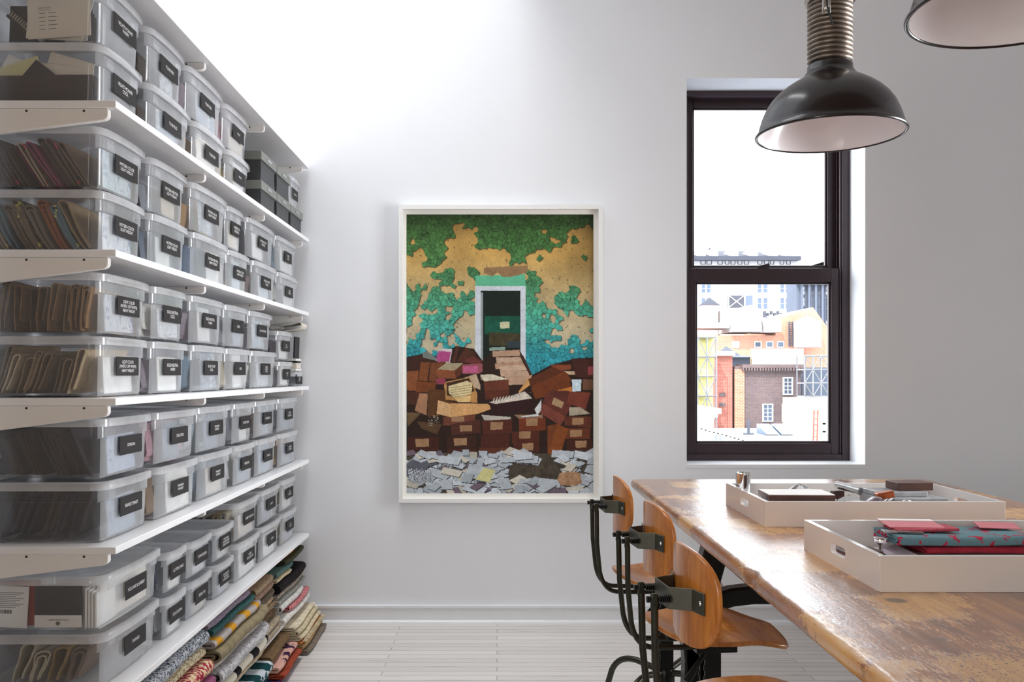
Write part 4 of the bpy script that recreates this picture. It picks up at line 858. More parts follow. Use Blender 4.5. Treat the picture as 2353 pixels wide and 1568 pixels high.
def card(name, x, yc, z, w, h, t, mat, label, cat, group, lean=0, yaw=0, tilt=0):
    """stiff sheet standing on edge: plane facing +x unless yawed"""
    return tag(MB().box(-t/2, t/2, -w/2, w/2, 0, h).build(name, M[mat], None, (x, yc, z), (tilt, lean, yaw), smooth=False, bevel=min(t*.2, .001)), label, cat, group)
def special(kind, ya, yb, z, h, x1, where, sd):
    yc = (ya+yb)/2; w = yb-ya-.085; yn = ya+.032; z += .006; g = 'papers and folders, '+where
    if kind in ('notes', 'brownf'):
        for i in range(4):
            o = MB().box(-.11, .105, -.003, .003, 0, .116-.006*i).build('folder', M['brownfold' if i % 2 else 'darkcard'], None, (-1.205, yn+.062+.012*i, z+.003), (R(-3), 0, 0), smooth=False); tag(o, f'added dark backing sheet {ORD[i]} behind the papers, {where}', 'folder')  # dark sheets added to darken the bright back of the bin
    if kind == 'notes':
        # sheets standing side-on to the camera, a wire-bound swatch book leaning behind them
        for i, (x, ww, hh, ti, y, mt, la) in enumerate(((-1.150,.165,.108,-4,.0,'card','cream order form printed in small grey type, frontmost'),(-1.17,.150,.118,3,.012,'card','cream paper sheet just behind the order form'),(-1.16,.12,.132,14,.02,'whitecard','pale paper sheet standing tilted at the back'),(-1.12,.06,.108,-8,.03,'whitecard','small white card at the right of the papers'))):
            o = MB().box(-ww/2, ww/2, -.0008, .0008, 0, hh).build('paper_sheet', M[mt], None, (x, yn+y, z+.004+ww/2*abs(sin(R(ti)))), smooth=False); o.rotation_euler = (R(-5), R(ti), 0)
            tag(o, la+' in the topmost near bin', 'paper')
            if i == 0:
                for q, (s, zz, hh2) in enumerate((('GREAT PLAINS', .083, .0042), ('CONSIGNING CARD', .077, .003))):
                    t = lettering(o, [s], .034, hh2, 0, mat='greyink'); t.rotation_euler = (0, 0, -pi/2); t.scale = (1, -1, 1); t.location = (-.038, -.0012, zz)
                    t.rotation_euler = (0, 0, pi/2); t.scale = (1, -1, 1)
                for r_ in range(5):
                    mm = MB(); mm.box(-.052, -.036, -.0010, -.0008, .068-r_*.011, .0695-r_*.011); mm.box(-.028, -.008+.004*(r_ % 2), -.0010, -.0008, .068-r_*.011, .0695-r_*.011); mm.build('printed_line', M['greyink'], o, smooth=False)
        bk = empty('swatch_book', (-1.225, yn+.05, z+.014), 'dark brown wire-bound swatch book leaning left of the papers in the topmost near bin', 'book'); bk.rotation_euler = (R(-3), R(-48), 0)
        MB().box(-.008, .0, -.03, .012, .0, .10).build('cover', M['brownfold'], bk, smooth=False)
        m = MB()
        for k in range(6): m.box(.001+k*.0022, .0022+k*.0022, -.03, .012, .003, .098)
        m.build('pages', M['card'], bk, smooth=False)
        m = MB()
        for k in range(11): m.tube([(.010+.009*cos(a), -.032, .012+k*.008+.0005*a) for a in [j*pi/4 for j in range(9)]], .0008, 5)
        m.build('wire_binding', M['screw'], bk)
        return
    if kind == 'brownf':
        for i, (x, ww, hh, ti, y, mt, la) in enumerate(((-1.118,.13,.076,0,.0,'brownfold','dark brown folder nearest the front'),(-1.235,.17,.075,0,.004,'brownfold','dark brown folder, left of the others'),(-1.225,.09,.088,38,.008,'darkcard','charcoal folder standing on its corner'),(-1.14,.14,.098,7,.018,'card','cream card standing behind the brown folders'),(-1.15,.12,.118,16,.024,'card','cream printed card slanting behind the folders'),(-1.23,.11,.105,-18,.020,'yellowpaper','pale yellow sheet behind the charcoal folder'),(-1.29,.1,.108,26,.024,'whitecard','white sheet slanting at the far left'))):
            o = MB().box(-ww/2, ww/2, -.0012, .0012, 0, hh).build('folder' if 'folder' in la else 'paper_sheet', M[mt], None, (x-.012, yn+y, z+.004+ww/2*abs(sin(R(ti)))*(1 if abs(ti) < 30 else .8)), smooth=False); o.rotation_euler = (R(-4), R(ti), 0)
            tag(o, la+' in the second bin down, near end', 'paper')
        for k in range(4): card('folder', x1-.052-k*.009, yc, z+.004, w*.9, .078-.002*k, .004, 'whitecard' if k % 2 else 'brownfold', f'upright folder {ORD[k]} from front, {where}', 'paper', g)
        return
    if kind == 'nearblack':
        fill(ya, yb, z-.006, h, x1, 'dark', 9, .034, .30, where, sd, hf=(.8, .98), thick=.005)
        return
    if kind == 'cards':
        o = MB().box(-.062, .062, -.0012, .0012, 0, .112).build('sample_folder', M['darkcard'], None, (-1.155, yn+.004, z+.002), smooth=False); tag(o, 'charcoal sample folder with a white printed band in the upper near bin, bottom tier', 'sample folder')
        MB().box(-.062, .062, -.0022, -.0012, 0, .032).build('band', M['whitecard'], o, smooth=False)
        t = lettering(o, ['HOLLAND & SHERRY'], .055, .006, 0, mat='greyink'); t.rotation_euler = (0, pi, -pi/2); t.location = (0, -.0030, .020)
        t.rotation_euler = (pi, 0, -pi/2)
        MB().lathe([(.001,0),(.006,.001),(.001,.002)], 5, (0, 0, 0)).build('crest', M['greyink'], o, (0, -.0026, .011), (pi/2, 0, 0))
        for k in range(4): tag(MB().box(-.003, .003, 0, w*.35, 0, .104-.004*k).build('booklet', M['whitecard'], None, (-1.083+k*.0085, yn+.004, z), smooth=False, bevel=.0008), f'white booklet on edge, {ORD[k]} beside the charcoal sample folder', 'booklet', 'white booklets in the bottom tier')
        bk = MB().box(-.055, .075, 0, .004, 0, .118).build('red_folder', M['redcard'], None, (-1.285, yn+.014, z+.004), (R(-2), 0, 0), smooth=False); tag(bk, 'red folder behind the white printed sheet in the upper near bin, bottom tier', 'folder')
        bk = MB().box(-.062, .062, -.0012, .0012, 0, .108).build('paper_sheet', M['whitecard'], None, (-1.30, yn+.004, z+.002), (R(-2), R(2), 0), smooth=False); tag(bk, 'white printed sheet with a barcode in front of the red folder', 'paper')
        m = MB()
        for r_ in range(9): m.box(-.05, .05-.01*(r_ % 3), -.0018, -.0012, .09-r_*.0048, .0915-r_*.0048)
        m.build('printed_text', M['greyink'], bk, smooth=False)
        m = MB(); x = -.01; rn = random.Random(2)
        while x < .022: ww = rn.choice((.0007,.0014,.002)); m.box(x, x+ww, -.0018, -.0012, .036, .046); x += ww+.0012
        m.build('barcode', M['tagpaper'], bk, smooth=False)
        for k in range(6): card('swatch_card', x1-.050-k*.013, yc, z+.003, w*.88, .105-.002*(k % 3), .009, 'whitecard' if k % 2 else 'card', f'pale swatch card, {ORD[k]} from the front, {where}', 'card', g)
        return
    if kind == 'soft':
        fill(ya, yb, z-.006, h, x1, 'jute', 6, .046, .38, where, sd, hf=(.55, .8), thick=.005)

for T, (ia, ib, rows) in TIERS.items():
    for row, lv, h, spans, texts, pals in rows:
        for k, ((a, b), tx, pl) in enumerate(zip(spans, texts, pals)):
            ya = 2.325 if a is None else inv(a); yb = min(inv(b), YB-.02)
            do_bin(T, row, k, ya, yb, SZ[ia]+(.167 if lv else 0), h, tx, pl, tz=(.5 if T in 'DE' else .52))
# bottom bin tier: mixed sizes
E_lo = [(None,386,.152,'TAFFARD','soft'),(386,442,.138,'DE LE CUONA','grey'),(442,501,.134,'DESIGN TEX','blue'),(501,549,.133,'WANDSWORTH|IAN MANKIN|SANDRA JORDAN','grey'),(549,607,.161,'CARPET|WOOL SILK MIX','white'),(607,656,.161,'CARPET','dark'),(656,692,.161,'JUTE|COTTON','jute')]
E_up = [(None,389,.152,'HOLLAND & SHERRY','cards'),(389,443,.138,'ALT FOR LIVING','blue'),(443,501,.134,'TOYINE SELLERS','white'),(501,549,.133,'PORTER TEED|JACOB SCHAEFER|LAUREN HWANG','blue'),(549,605,.161,'CARPET NICKOLSON','jute'),(605,655,.161,'CARPET','dark'),(655,690,.161,'JUTE|WOOL SILK','jute')]
for row, sp in (('lower', E_lo), ('upper', E_up)):
    for k, (a, b, h, tx, pl) in enumerate(sp):
        ya = 2.325 if a is None else inv(a); yb = min(inv(b), YB-.02)
        do_bin('E', row, k, ya, yb, SZ[5]+(h if row == 'upper' else 0), h, tx, pl)
# middle tier, the small far stack
do_bin('C', 'lower', 5, inv(649), inv(681), SZ[3], .128, 'CORDS|SET', 'plum'); do_bin('C', 'upper', 5, inv(646), inv(680), SZ[3]+.128, .145, 'TRIM|COLOR', 'plum')
do_bin('C', 'lower', 6, inv(681)+.004, 4.655, SZ[3], .078, 'GLASS|CORDS', 'grey', x1=-1.0)
for k, (hh, mt, wd) in enumerate(((.012,'whitecard',.13),(.022,'jutey',.11),(.006,'whitecard',.12),(.010,'darkcard',.10),(.012,'whitecard',.12))):
    if mt == 'jutey': mt = 'card'
    z0 = SZ[3]+.079+sum((.012,.022,.006,.010,.012)[:k])
    tag(MB().box(-.1, .1, -wd/2, wd/2, 0, hh-.001).build('sample_book', M[mt], None, (-1.115, 4.59, z0), (0,0,R(2*(k % 2))), smooth=False, bevel=.0015), f'flat sample book, {ORD[k]} from the bottom of the pile on the small far bin', 'book', 'sample books piled on the small far bin')
tag(MB().box(-.004, .004, -.05, .05, 0, .11).build('swatch_book', M['darkcard'], None, (-1.03, 4.595, SZ[3]+.142), (0, R(2), 0), smooth=False, bevel=.001), 'upright black swatch book at the far end of the middle tier', 'book')
o = hairpin(.11, .12, .03, .003, .2, 0, 1, 5, horiz=True).build('folded_fabric', cloth((222,216,204)), None, (-1.12, 4.595, SZ[3]+.285)); tag(o, 'crumpled off-white fabric piled on top at the far end, middle tier', 'fabric')
o = hairpin(.30, .22, .018, .006, .0, 0, 1, 9, horiz=True).build('folded_fabric', cloth((70,66,60), (160,156,150), 'speckle', 60), None, (-1.30, 4.40, SZ[3]+.29)); tag(o, 'dark fringed textile lying on the sixth column of the middle tier', 'fabric')

# charcoal lidded boxes on the top tier
def black_box(y0, y1, z, lab):
    yc = (y0+y1)/2; w = (y1-y0)/2-.003
    e = empty('archive_box', (-1.0-.17, yc, z), lab, 'box', 'charcoal lidded archive boxes')
    b = MB(); n = 9; rings = []
    for k in range(n):
        t = k/(n-1); zz = .100*t; rings.append([(-.165, -w+.006, zz), (.160, -w+.006+.012*sin(pi*t), zz), (.160-.010*sin(pi*t)*0, w-.006-.012*sin(pi*t), zz), (-.165, w-.006, zz)])
    b.rings(rings); b.build('body', M['blackbox'], e, ang=30)
    MB().box(-.170, .167, -w, w, .088, .1245).build('lid', M['blacklid'], e, smooth=False, bevel=.001)
    MB().box(.167, .169, -.035, .035, .100, .113).build('label_holder', M['nickel'], e, smooth=False)
for k, (a, b) in enumerate(((3.815,4.085),(4.09,4.36),(4.365,4.635))): black_box(a, b, SZ[1], f'charcoal archive box with grey lid, {["left","middle","right"][k]} one of the bottom row, top tier')
for k, (a, b) in enumerate(((3.815,4.085),(4.09,4.36))): black_box(a, b, SZ[1]+.1255, f'charcoal archive box with grey lid, {["left","right"][k]} one of the upper row, top tier')
make_bin('translucent bin tagged TRIMMINGS standing on the right-hand charcoal box by the wall', 4.375, 4.64, SZ[1]+.1255, .155, -1.0, ['TRIMMINGS'], tw=.12)
fill(4.375, 4.64, SZ[1]+.1255, .12, -1.0, 'white', 3, .03, .1, 'translucent far bin', 77)

# ---------------------------------------------------------------- rugs
def rug(label, y0, y1, z, th, xf, c, c2=None, kind='plain', scale=30, layers=2, depth=.36, seed=0, fringe=False, name='folded_rug', tilt=0., bump=.9, yaw=0):
    sheet = th/(2*layers+.9)
    m = hairpin(y1-y0, depth, sheet*1.1+.002, sheet*.96, 0, 0, layers, seed, horiz=True, wav=.004, tail=.9, soft=8, yc=(y0+y1)/2)
    o = m.build(name, cloth(c, c2, kind, scale, bump), None, (xf-depth-th*.5+.006, (y0+y1)/2, z+th/2), (tilt, 0, yaw), ang=60)
    tag(o, label, 'rug'); o['group'] = 'folded rug samples under the shelving'
    if fringe:
        fm = MB(); rn = random.Random(seed)
        for k in range(int((y1-y0)/.012)):
            y = -(y1-y0)/2+.006+k*.012; x = depth+.004
            fm.tube([(x, y, -th*.3), (x+.012, y+rn.uniform(-.005,.005), -th*.32-.002), (x+.020, y+rn.uniform(-.008,.008), -th*.35-.004)], [.003,.0025,.0012], 5)
        fm.build('fringe', cloth(c), o)
    return o
def pile(where, y0, y1, z0, items, sd):
    z = z0+.0035
    for k, it in enumerate(items):
        nm, th, xf, c, kw = it; kw = dict(kw); ya = y0+kw.pop('a', 0); yb = y1+kw.pop('b', 0)
        rug(f'{nm}, {where}', ya, yb, z, th, xf, c, seed=sd, **kw); z += th+.0015
Z7 = SZ[6]
pile('in the nearest pile on the lowest shelf', 2.34, 3.05, Z7, [
  ('cream shag rug at the bottom', .035, -.95, (222,212,190), dict(kind='speckle', scale=60, c2=(190,178,150))),
  ('teal green folded rug', .045, -.945, (22,92,104), dict(kind='plain')),
  ('mauve pink knitted rug', .045, -.95, (160,92,128), dict(kind='speckle', scale=90, c2=(110,52,84))),
  ('crimson rug with cream dashes', .052, -.955, (150,26,62), dict(kind='speckle', c2=(222,200,160), scale=22)),
  ('cream flecked rug', .040, -.985, (214,202,172), dict(kind='speckle', scale=40, c2=(130,110,84))),
  ('speckled navy shag rug on top', .062, -.965, (182,186,192), dict(kind='speckle', scale=42, c2=(44,52,66), layers=1))], 10)
pile('in the second pile on the lowest shelf', 3.10, 3.745, Z7, [
  ('thin cream rug at the bottom', .020, -.955, (200,184,156), dict(layers=1)),
  ('cream rug with black bands', .040, -.945, (222,216,200), dict(kind='bands', c2=(26,24,26), scale=1.45, layers=2)),
  ('off-white woven rug with grey lines', .052, -.94, (206,204,206), dict(kind='speckle', c2=(150,148,152), scale=34, layers=2)),
  ('pale wool rug with a maroon corner', .022, -.97, (196,190,182), dict(layers=1)),
  ('olive linen rug', .046, -.945, (146,134,106), dict(layers=2)),
  ('pale grey rug with mustard bands', .032, -.965, (172,164,160), dict(kind='bands', c2=(206,150,44), scale=1.9, layers=1, b=-.04)),
  ('teal green shag rug', .028, -.985, (66,108,108), dict(kind='speckle', scale=50, c2=(44,76,78), layers=1, a=.05, b=-.06)),
  ('mauve grey shag rug', .030, -.99, (150,138,154), dict(kind='speckle', scale=60, c2=(104,92,108), layers=1, b=-.12)),
  ('rust red rug on top', .012, -1.0, (164,58,34), dict(layers=1, a=.3))], 30)
pile('in the third pile on the lowest shelf', 3.76, 4.03, Z7, [
  ('grey brown woven rug at the bottom', .030, -.965, (160,146,128), dict(layers=2)),
  ('cream and brown flecked rug', .026, -.97, (186,174,154), dict(kind='speckle', scale=70, c2=(110,88,66))),
  ('dark olive brown rug', .030, -.99, (88,74,54), dict(layers=2)),
  ('taupe rug', .030, -1.0, (134,112,92), dict(kind='speckle', scale=80, c2=(92,74,58), fringe=True)),
  ('light tan rug', .026, -1.0, (178,154,126), dict(layers=1, fringe=True)),
  ('grey brown shaggy rug', .032, -.995, (108,98,84), dict(kind='speckle', scale=80, c2=(66,58,48))),
  ('rosy brown rug', .030, -1.0, (150,122,106), dict(layers=2)),
  ('beige flecked rug', .028, -1.0, (172,152,126), dict(kind='speckle', scale=70, c2=(120,96,74))),
  ('patterned brown rug on top', .025, -1.03, (120,84,62), dict(kind='speckle', scale=30, c2=(196,160,110)))], 50)
pile('in the far pile on the lowest shelf', 4.06, 4.59, Z7, [
  ('thick white rug at the bottom', .034, -.948, (226,222,216), dict(layers=1)),
  ('red and white flecked rug', .022, -.955, (206,150,152), dict(kind='speckle', scale=45, c2=(160,40,50), a=.12)),
  ('white fringed rug', .030, -.965, (214,212,208), dict(layers=2, b=-.1)),
  ('pale grey folded rug', .024, -.975, (158,156,150), dict(layers=1)),
  ('cream and black speckled rug', .020, -.985, (196,186,170), dict(kind='speckle', scale=50, c2=(70,56,48), layers=1)),
  ('thick black shag rug', .054, -.965, (26,20,24), dict(layers=1)),
  ('cream woven rug', .018, -.985, (206,190,156), dict(layers=1, b=-.25)),
  ('dusty teal rug', .030, -.985, (84,112,108), dict(layers=1, b=-.22)),
  ('dark olive rug', .026, -.98, (62,62,42), dict(layers=1, a=.15)),
  ('orange and navy kilim on top', .022, -1.0, (196,118,30), dict(kind='floral', scale=22, c2=(34,34,60), layers=1, b=-.1))], 70)
pile('in the near pile on the floor', 3.06, 3.70, 0, [
  ('navy rug at the bottom', .034, -.95, (36,52,84), dict(layers=2)),
  ('dark teal rug', .035, -.93, (18,62,74), dict(layers=1)),
  ('dark teal rug with white checks', .046, -.915, (14,62,66), dict(kind='check', scale=13, c2=(190,200,206), layers=2))], 90)
pile('in the middle pile on the floor', 3.74, 4.10, 0, [
  ('blue and red rug at the bottom', .022, -.90, (50,74,134), dict(kind='speckle', scale=6, c2=(120,30,40), layers=1)),
  ('rust brown hide rug', .022, -.88, (150,66,44), dict(layers=1)),
  ('pale pink and plum rug', .030, -.90, (206,160,146), dict(kind='floral', scale=9, c2=(60,30,60), layers=1)),
  ('brown shag rug', .043, -.93, (120,96,68), dict(kind='speckle', scale=70, c2=(84,64,42), layers=1))], 110)
pile('in the far pile on the floor', 4.13, 4.60, 0, [
  ('grey brown woven rug at the bottom', .018, -.865, (128,116,102), dict(layers=1)),
  ('tan jute rug', .020, -.885, (170,140,98), dict(layers=1)),
  ('orange flecked rug', .018, -.895, (190,140,84), dict(kind='speckle', scale=30, c2=(196,84,30), layers=1)),
  ('cream fringed rug', .022, -.895, (216,202,170), dict(layers=1, fringe=True)),
  ('ivory looped rug', .022, -.91, (206,192,160), dict(layers=2)),
  ('pale wool rug', .018, -.925, (222,210,184), dict(layers=1))], 130)
# ---------------------------------------------------------------- work table
TZ = .82; TX0, TX1, TY0, TY1 = .613, 1.975, .75, 4.125
def slab():
    m = MB(); n = 220; rings = []; rr = .018; H = .046
    xs_top = 26
    for i in range(n+1):
        t = i/n
        # denser rings at the ends to round them off
        y = TY0+(TY1-TY0)*t; e = 0
        d = min(y-TY0, TY1-y)
        if i in (0, n): e = rr*.9
        elif i in (1, n-1): y = (TY0+.004) if i == 1 else TY1-.004; e = rr*.45
        elif i in (2, n-2): y = (TY0+.014) if i == 2 else TY1-.014; e = rr*.1
        ring = []
        def nz(x, z, s): return noise.noise(Vector((x*s, y*s, z*s)))
        prof = []
        x0, x1 = TX0+e*.5, TX1-e*.5; z0, z1 = TZ-H+e, TZ-e
        for a in range(0, 7): th = pi+(pi/2)*a/6 ; prof.append((x0+rr+rr*cos(th), z0+rr+rr*sin(th), -1))      # lower left corner
        prof.append(((x0+x1)/2, z0, 0))
        for a in range(0, 7): th = -pi/2+(pi/2)*a/6; prof.append((x1-rr+rr*cos(th), z0+rr+rr*sin(th), 1))
        for a in range(0, 7): th = (pi/2)*a/6; prof.append((x1-rr+rr*cos(th), z1-rr+rr*sin(th), 1))
        for k in range(1, xs_top): prof.append((x1-rr-(x1-x0-2*rr)*k/xs_top, z1, 0))
        for a in range(0, 7): th = pi/2+(pi/2)*a/6; prof.append((x0+rr+rr*cos(th), z1-rr+rr*sin(th), -1))
        for k in range(1, 4): prof.append((x0, z1-rr-(z1-z0-2*rr)*k/4, -1))
        for (x, z, s) in prof:
            w = .0012*nz(x, z, 4)+.0007*nz(x+5, z, 22)+.0008*nz(x+9, z, 90)
            dx = s*w*1.5; dz = -abs(.003*nz(x, z+3, 30)) if (s != 0 and z > TZ-.02) else 0
            if s == 0 and z > TZ-.02: dz = .0
            # a chunk split from the near edge
            if s == -1 and abs(y-2.17) < .05: dx += .012*(1-abs(y-2.17)/.05)*(1 if z > TZ-.035 else .2)
            ring.append((x+dx-(TX0+TX1)/2, y-(TY0+TY1)/2, z+dz))
        rings.append(ring)
    m.rings(rings); return m
tb = empty('work_table', ((TX0+TX1)/2, (TY0+TY1)/2, 0), 'long thick-topped worn wooden work table with black cast iron legs', 'table')
slab().build('tabletop', M['table'], tb, ang=60)
def T_(x, y, z): return (x-(TX0+TX1)/2, y-(TY0+TY1)/2, z)
def beam(path, w, d, y, taper=1.0):
    """flat-sided iron beam: path in x,z; w = width in the plane; d = thickness along y"""
    P = [Vector((p[0], p[1])) for p in path]; rings = []; n = len(P)
    for i in range(n):
        t = (P[min(i+1, n-1)]-P[max(i-1, 0)]).normalized(); nn = Vector((-t.y, t.x)); ww = (w+(w*taper-w)*i/(n-1))/2
        a, b = P[i]+nn*ww, P[i]-nn*ww
        rings.append([T_(a.x, y-d/2, a.y), T_(a.x, y+d/2, a.y), T_(b.x, y+d/2, b.y), T_(b.x, y-d/2, b.y)])
    return rings
XC = (TX0+TX1)/2
for y, in ((2.92,), (1.15,)):
    m = MB()
    m.rings(beam([(.722,.776),(.700,.70),(.672,.60),(.650,.52),(.640,.42),(.650,.34)], .080, .07, y))
    m.build('leg', M['iron'], tb, bevel=.006)
    m = MB(); k = [(.650,.36)]
    m.rings(beam([(.645,.44),(.640,.30),(.625,.15),(.60,.03),(.56,.0)], .075, .07, y, .8)); m.build('leg', M['iron'], tb, bevel=.006)
    m = MB(); arc = [(.655,.52),(.70,.557),(.76,.577),(.83,.585),(.90,.585),(.98,.572),(1.10,.555),(XC,.55)]; arc2 = [(2*XC-x, z) for x, z in arc[::-1]][1:]
    m.rings(beam(arc+arc2, .060, .06, y)); m.build('arched_stretcher', M['iron'], tb, bevel=.008)
    m = MB(); m.rings(beam([(2*XC-.735,.776),(2*XC-.700,.66),(2*XC-.665,.57),(2*XC-.645,.50),(2*XC-.640,.30),(2*XC-.60,.0)], .08, .07, y)); m.build('leg', M['iron'], tb, bevel=.006)

# ---------------------------------------------------------------- draughtsman's chairs
def seat_mesh():
    """moulded plywood saddle; local: forward = +x"""
    m = MB(); th = .013; NU, NV = 22, 22
    def outline(a):            # superellipse, round at the back, squarer with pointed corners at the front
        c, s = cos(a), sin(a)
        if c < 0: x = .19*c; y = .19*s
        else:
            p = 2+3.6*c; r = (abs(c)**p+abs(s)**p)**(-1/p); x = .182*r*c; y = .19*r*s*(1-.0*c)
        return x, y
    def hgt(x, y):
        u = x/.18; v = y/.19
        z = -.018*math.exp(-((u+.25)**2*2.2+v*v*1.6))      # dished
        if u > .25: z += -.040*((u-.25)/.75)**2*(.35+.65*abs(v)**1.5)+.004*(1-abs(v))
        if u < -.55: z += .020*((-u-.55)/.45)**2
        return z+.012
    top = []; rows = 12; na = 48
    for layer in (0, 1):
        rings = []
        for k in range(rows+1):
            t = .02+.98*k/rows; ring = []
            for j in range(na):
                x, y = outline(2*pi*j/na); ring.append((x*t, y*t, hgt(x*t, y*t)-layer*th))
            rings.append(ring)
        top.append(rings)
    edge = []
    x_ = []
    for j in range(na):
        x, y = outline(2*pi*j/na); x_.append((x*1.012, y*1.012, hgt(x, y)-th*.5))
    full = top[0]+[x_]+top[1][::-1]
    m.rings(full); return m
def back_mesh():
    """curved plywood panel; local: face normal +x, width along y, centre at origin"""
    m = MB(); th = .010; na = 56; rows = 10
    def outline(a):
        c, s = cos(a), sin(a); p = 3.0
        r = (abs(c)**p+abs(s)**p)**(-1/p); y = .147*r*c; z = .102*r*s
        if z > 0: z *= 1-.10*(y/.147)**2
        return y, z
    def fx(y, z): return -.028*(1-(y/.147)**2)+.006*(z/.1)
    L = []
    for layer in (0, 1):
        rings = []
        for k in range(rows+1):
            t = .02+.98*k/rows; ring = []
            for j in range(na): y, z = outline(2*pi*j/na); y *= t; z *= t; ring.append((fx(y, z)+(th if layer else 0), y, z))
            rings.append(ring)
        L.append(rings)
    e = []
    for j in range(na): y, z = outline(2*pi*j/na); e.append((fx(y, z)+th*.5, y*1.01, z*1.012))
    m.rings(L[0]+[e]+L[1][::-1]); return m
def bez(pts, n=10):
    out = []
    for i in range(n+1):
        t = i/n; P = [Vector(p) for p in pts]
        while len(P) > 1: P = [P[j].lerp(P[j+1], t) for j in range(len(P)-1)]
        out.append(P[0])
    return out
def make_chair(loc, rz, label):
    e = empty('swivel_chair', loc, label, 'chair', None, rz)
    seat_mesh().build('seat', M['plyedge'], e, loc=(0, 0, .570), ang=60)
    bz = .830; bx = -.156
    back_mesh().build('backrest', M['ply'], e, loc=(bx, 0, bz), rot=(0, R(-3), 0), ang=60)
    # strap round the back of the backrest
    m = MB(); t = .003; h = .023
    def strip(p2, zc=bz+.0, hh=h):
        n = len(p2); L, R2 = [], []
        for i in range(n):
            a, b = Vector(p2[max(0, i-1)]), Vector(p2[min(n-1, i+1)]); d = (b-a).normalized(); nn = Vector((-d.y, d.x))*t/2
            L.append(Vector(p2[i])+nn); R2.append(Vector(p2[i])-nn)
        poly = L+R2[::-1]; k = len(poly)
        m.rings([[(p.x, p.y, zc-hh) for p in poly], [(p.x, p.y, zc+hh) for p in poly]])
    def bxf(y): return bx-.028*(1-(y/.147)**2)-.0035
    strip([(bxf(-.112), -.112), (bxf(-.090), -.090), (bxf(-.066), -.066), (-.226, -.046), (-.228, .046), (bxf(.066), .066), (bxf(.090), .090), (bxf(.112), .112)])
    st = m.build('back_bracket', M['plate'], e, bevel=.001)
    for y in (-.099, .099):
        MB().cyl((bxf(y)-.001, y, bz), (bxf(y)-.004, y, bz), .0055, .004, 12).build('rivet', M['nickel'], st)
    for s in (-1, 1):
        y = s*.052
        path = [(-.02, y*.75, .524), (-.10, y*.8, .523)]+bez([(-.17, y*.85, .526), (-.232, y*.88, .522), (-.246, y*.9, .60)], 8)+[(-.256, y*.95, .70), (-.258, y, bz-.012)]
        up = MB().tube(path, .0078, 12).build('upright', M['tube'], e)
        MB().box(-.0075, .0075, -.005, .005, -.020, .012).build('flattened_end', M['tube'], up, loc=(-.259, y, bz), bevel=.003)
        c = []
        for k in range(61): a = k/60*2*pi*6; c.append((-.250+.026*k/60, y+.0075*cos(a), bz+.0075*sin(a)))
        MB().tube(c, .0016, 6).build('spring', M['iron'], e)
        m2 = MB(); m2.cyl((-.270, y, bz), (-.226, y, bz), .0035, n=10); m2.cyl((-.275, y, bz), (-.268, y, bz), .0072, n=6); m2.build('bolt', M['iron'], e)
    # seat plate, perforated column, hub, tubular legs
    m = MB(); m.box(-.13, .13, -.018, .018, .535, .543); m.box(-.018, .018, -.12, .12, .535, .543); m.box(-.06, .06, -.06, .06, .508, .535); m.build('seat_plate', M['iron'], e, bevel=.002)
    m = MB(); m.box(-.024, .024, -.027, -.017, .17, .522); m.box(-.024, .024, .017, .027, .17, .522); m.box(-.004, .004, -.018, .018, .17, .522)
    col = m.build('column', M['iron'], e, bevel=.002)
    for k in range(10):
        for s in (-1, 1): MB().box(-.0265, -.0238, s*.022-.0028, s*.022+.0028, .20+k*.031, .215+k*.031).build('notch', M['cable'], col, smooth=False)
    m = MB(); m.tube([(-.026, -.03, .50), (-.05, -.036, .47), (-.085, -.045, .425)], [.006, .008, .013], 10); m.build('height_lever', M['iron'], e)
    m = MB(); m.cyl((0, -.045, .50), (0, .045, .50), .007, n=10); m.lathe([(.001,-.006),(.012,-.004),(.013,.0),(.010,.006),(.001,.008)], 12, (0, 0, 0)); m.build('clamp_screw', M['iron'], e)
    m = MB(); m.lathe([(.030,.16),(.034,.165),(.034,.235),(.030,.24),(.001,.24)], 20); m.lathe([(.001,.16),(.030,.16)], 20); m.build('hub', M['iron'], e)
    for k in range(4):
        a = pi/4+k*pi/2; ca, sa = cos(a), sin(a); pr = [(.028,.225),(.07,.232)]+[(p.x, p.y) for p in bez([(.12,.240,0),(.20,.245,0),(.232,.18,0)], 8)]+[(.262,.09),(.285,.012)]
        lg = MB().tube([(r*ca, r*sa, z) for r, z in pr], .0115, 12).build('leg', M['tube'], e)
        MB().lathe([(.001,0),(.015,0),(.016,.006),(.0125,.018),(.001,.018)], 14).build('foot_cap', M['cable'], lg, loc=(.286*ca, .286*sa, 0))
    return e
def place_chair(first, loc, rz, label):
    c = copy_tree(first); c.location = loc; c.rotation_euler.z = rz; c['label'] = label; return c
c1 = make_chair((.618, 2.60, 0), R(6), 'swivel chair in the middle of the row, its seat tip reaching under the table')
c1['group'] = 'plywood swivel chairs along the table'
place_chair(c1, (.608, 3.24, 0), R(3), 'swivel chair nearest the back wall, beside the far end of the table')
place_chair(c1, (.580, 1.95, 0), R(6), 'swivel chair nearest the camera, its seat cut off by the picture edge')

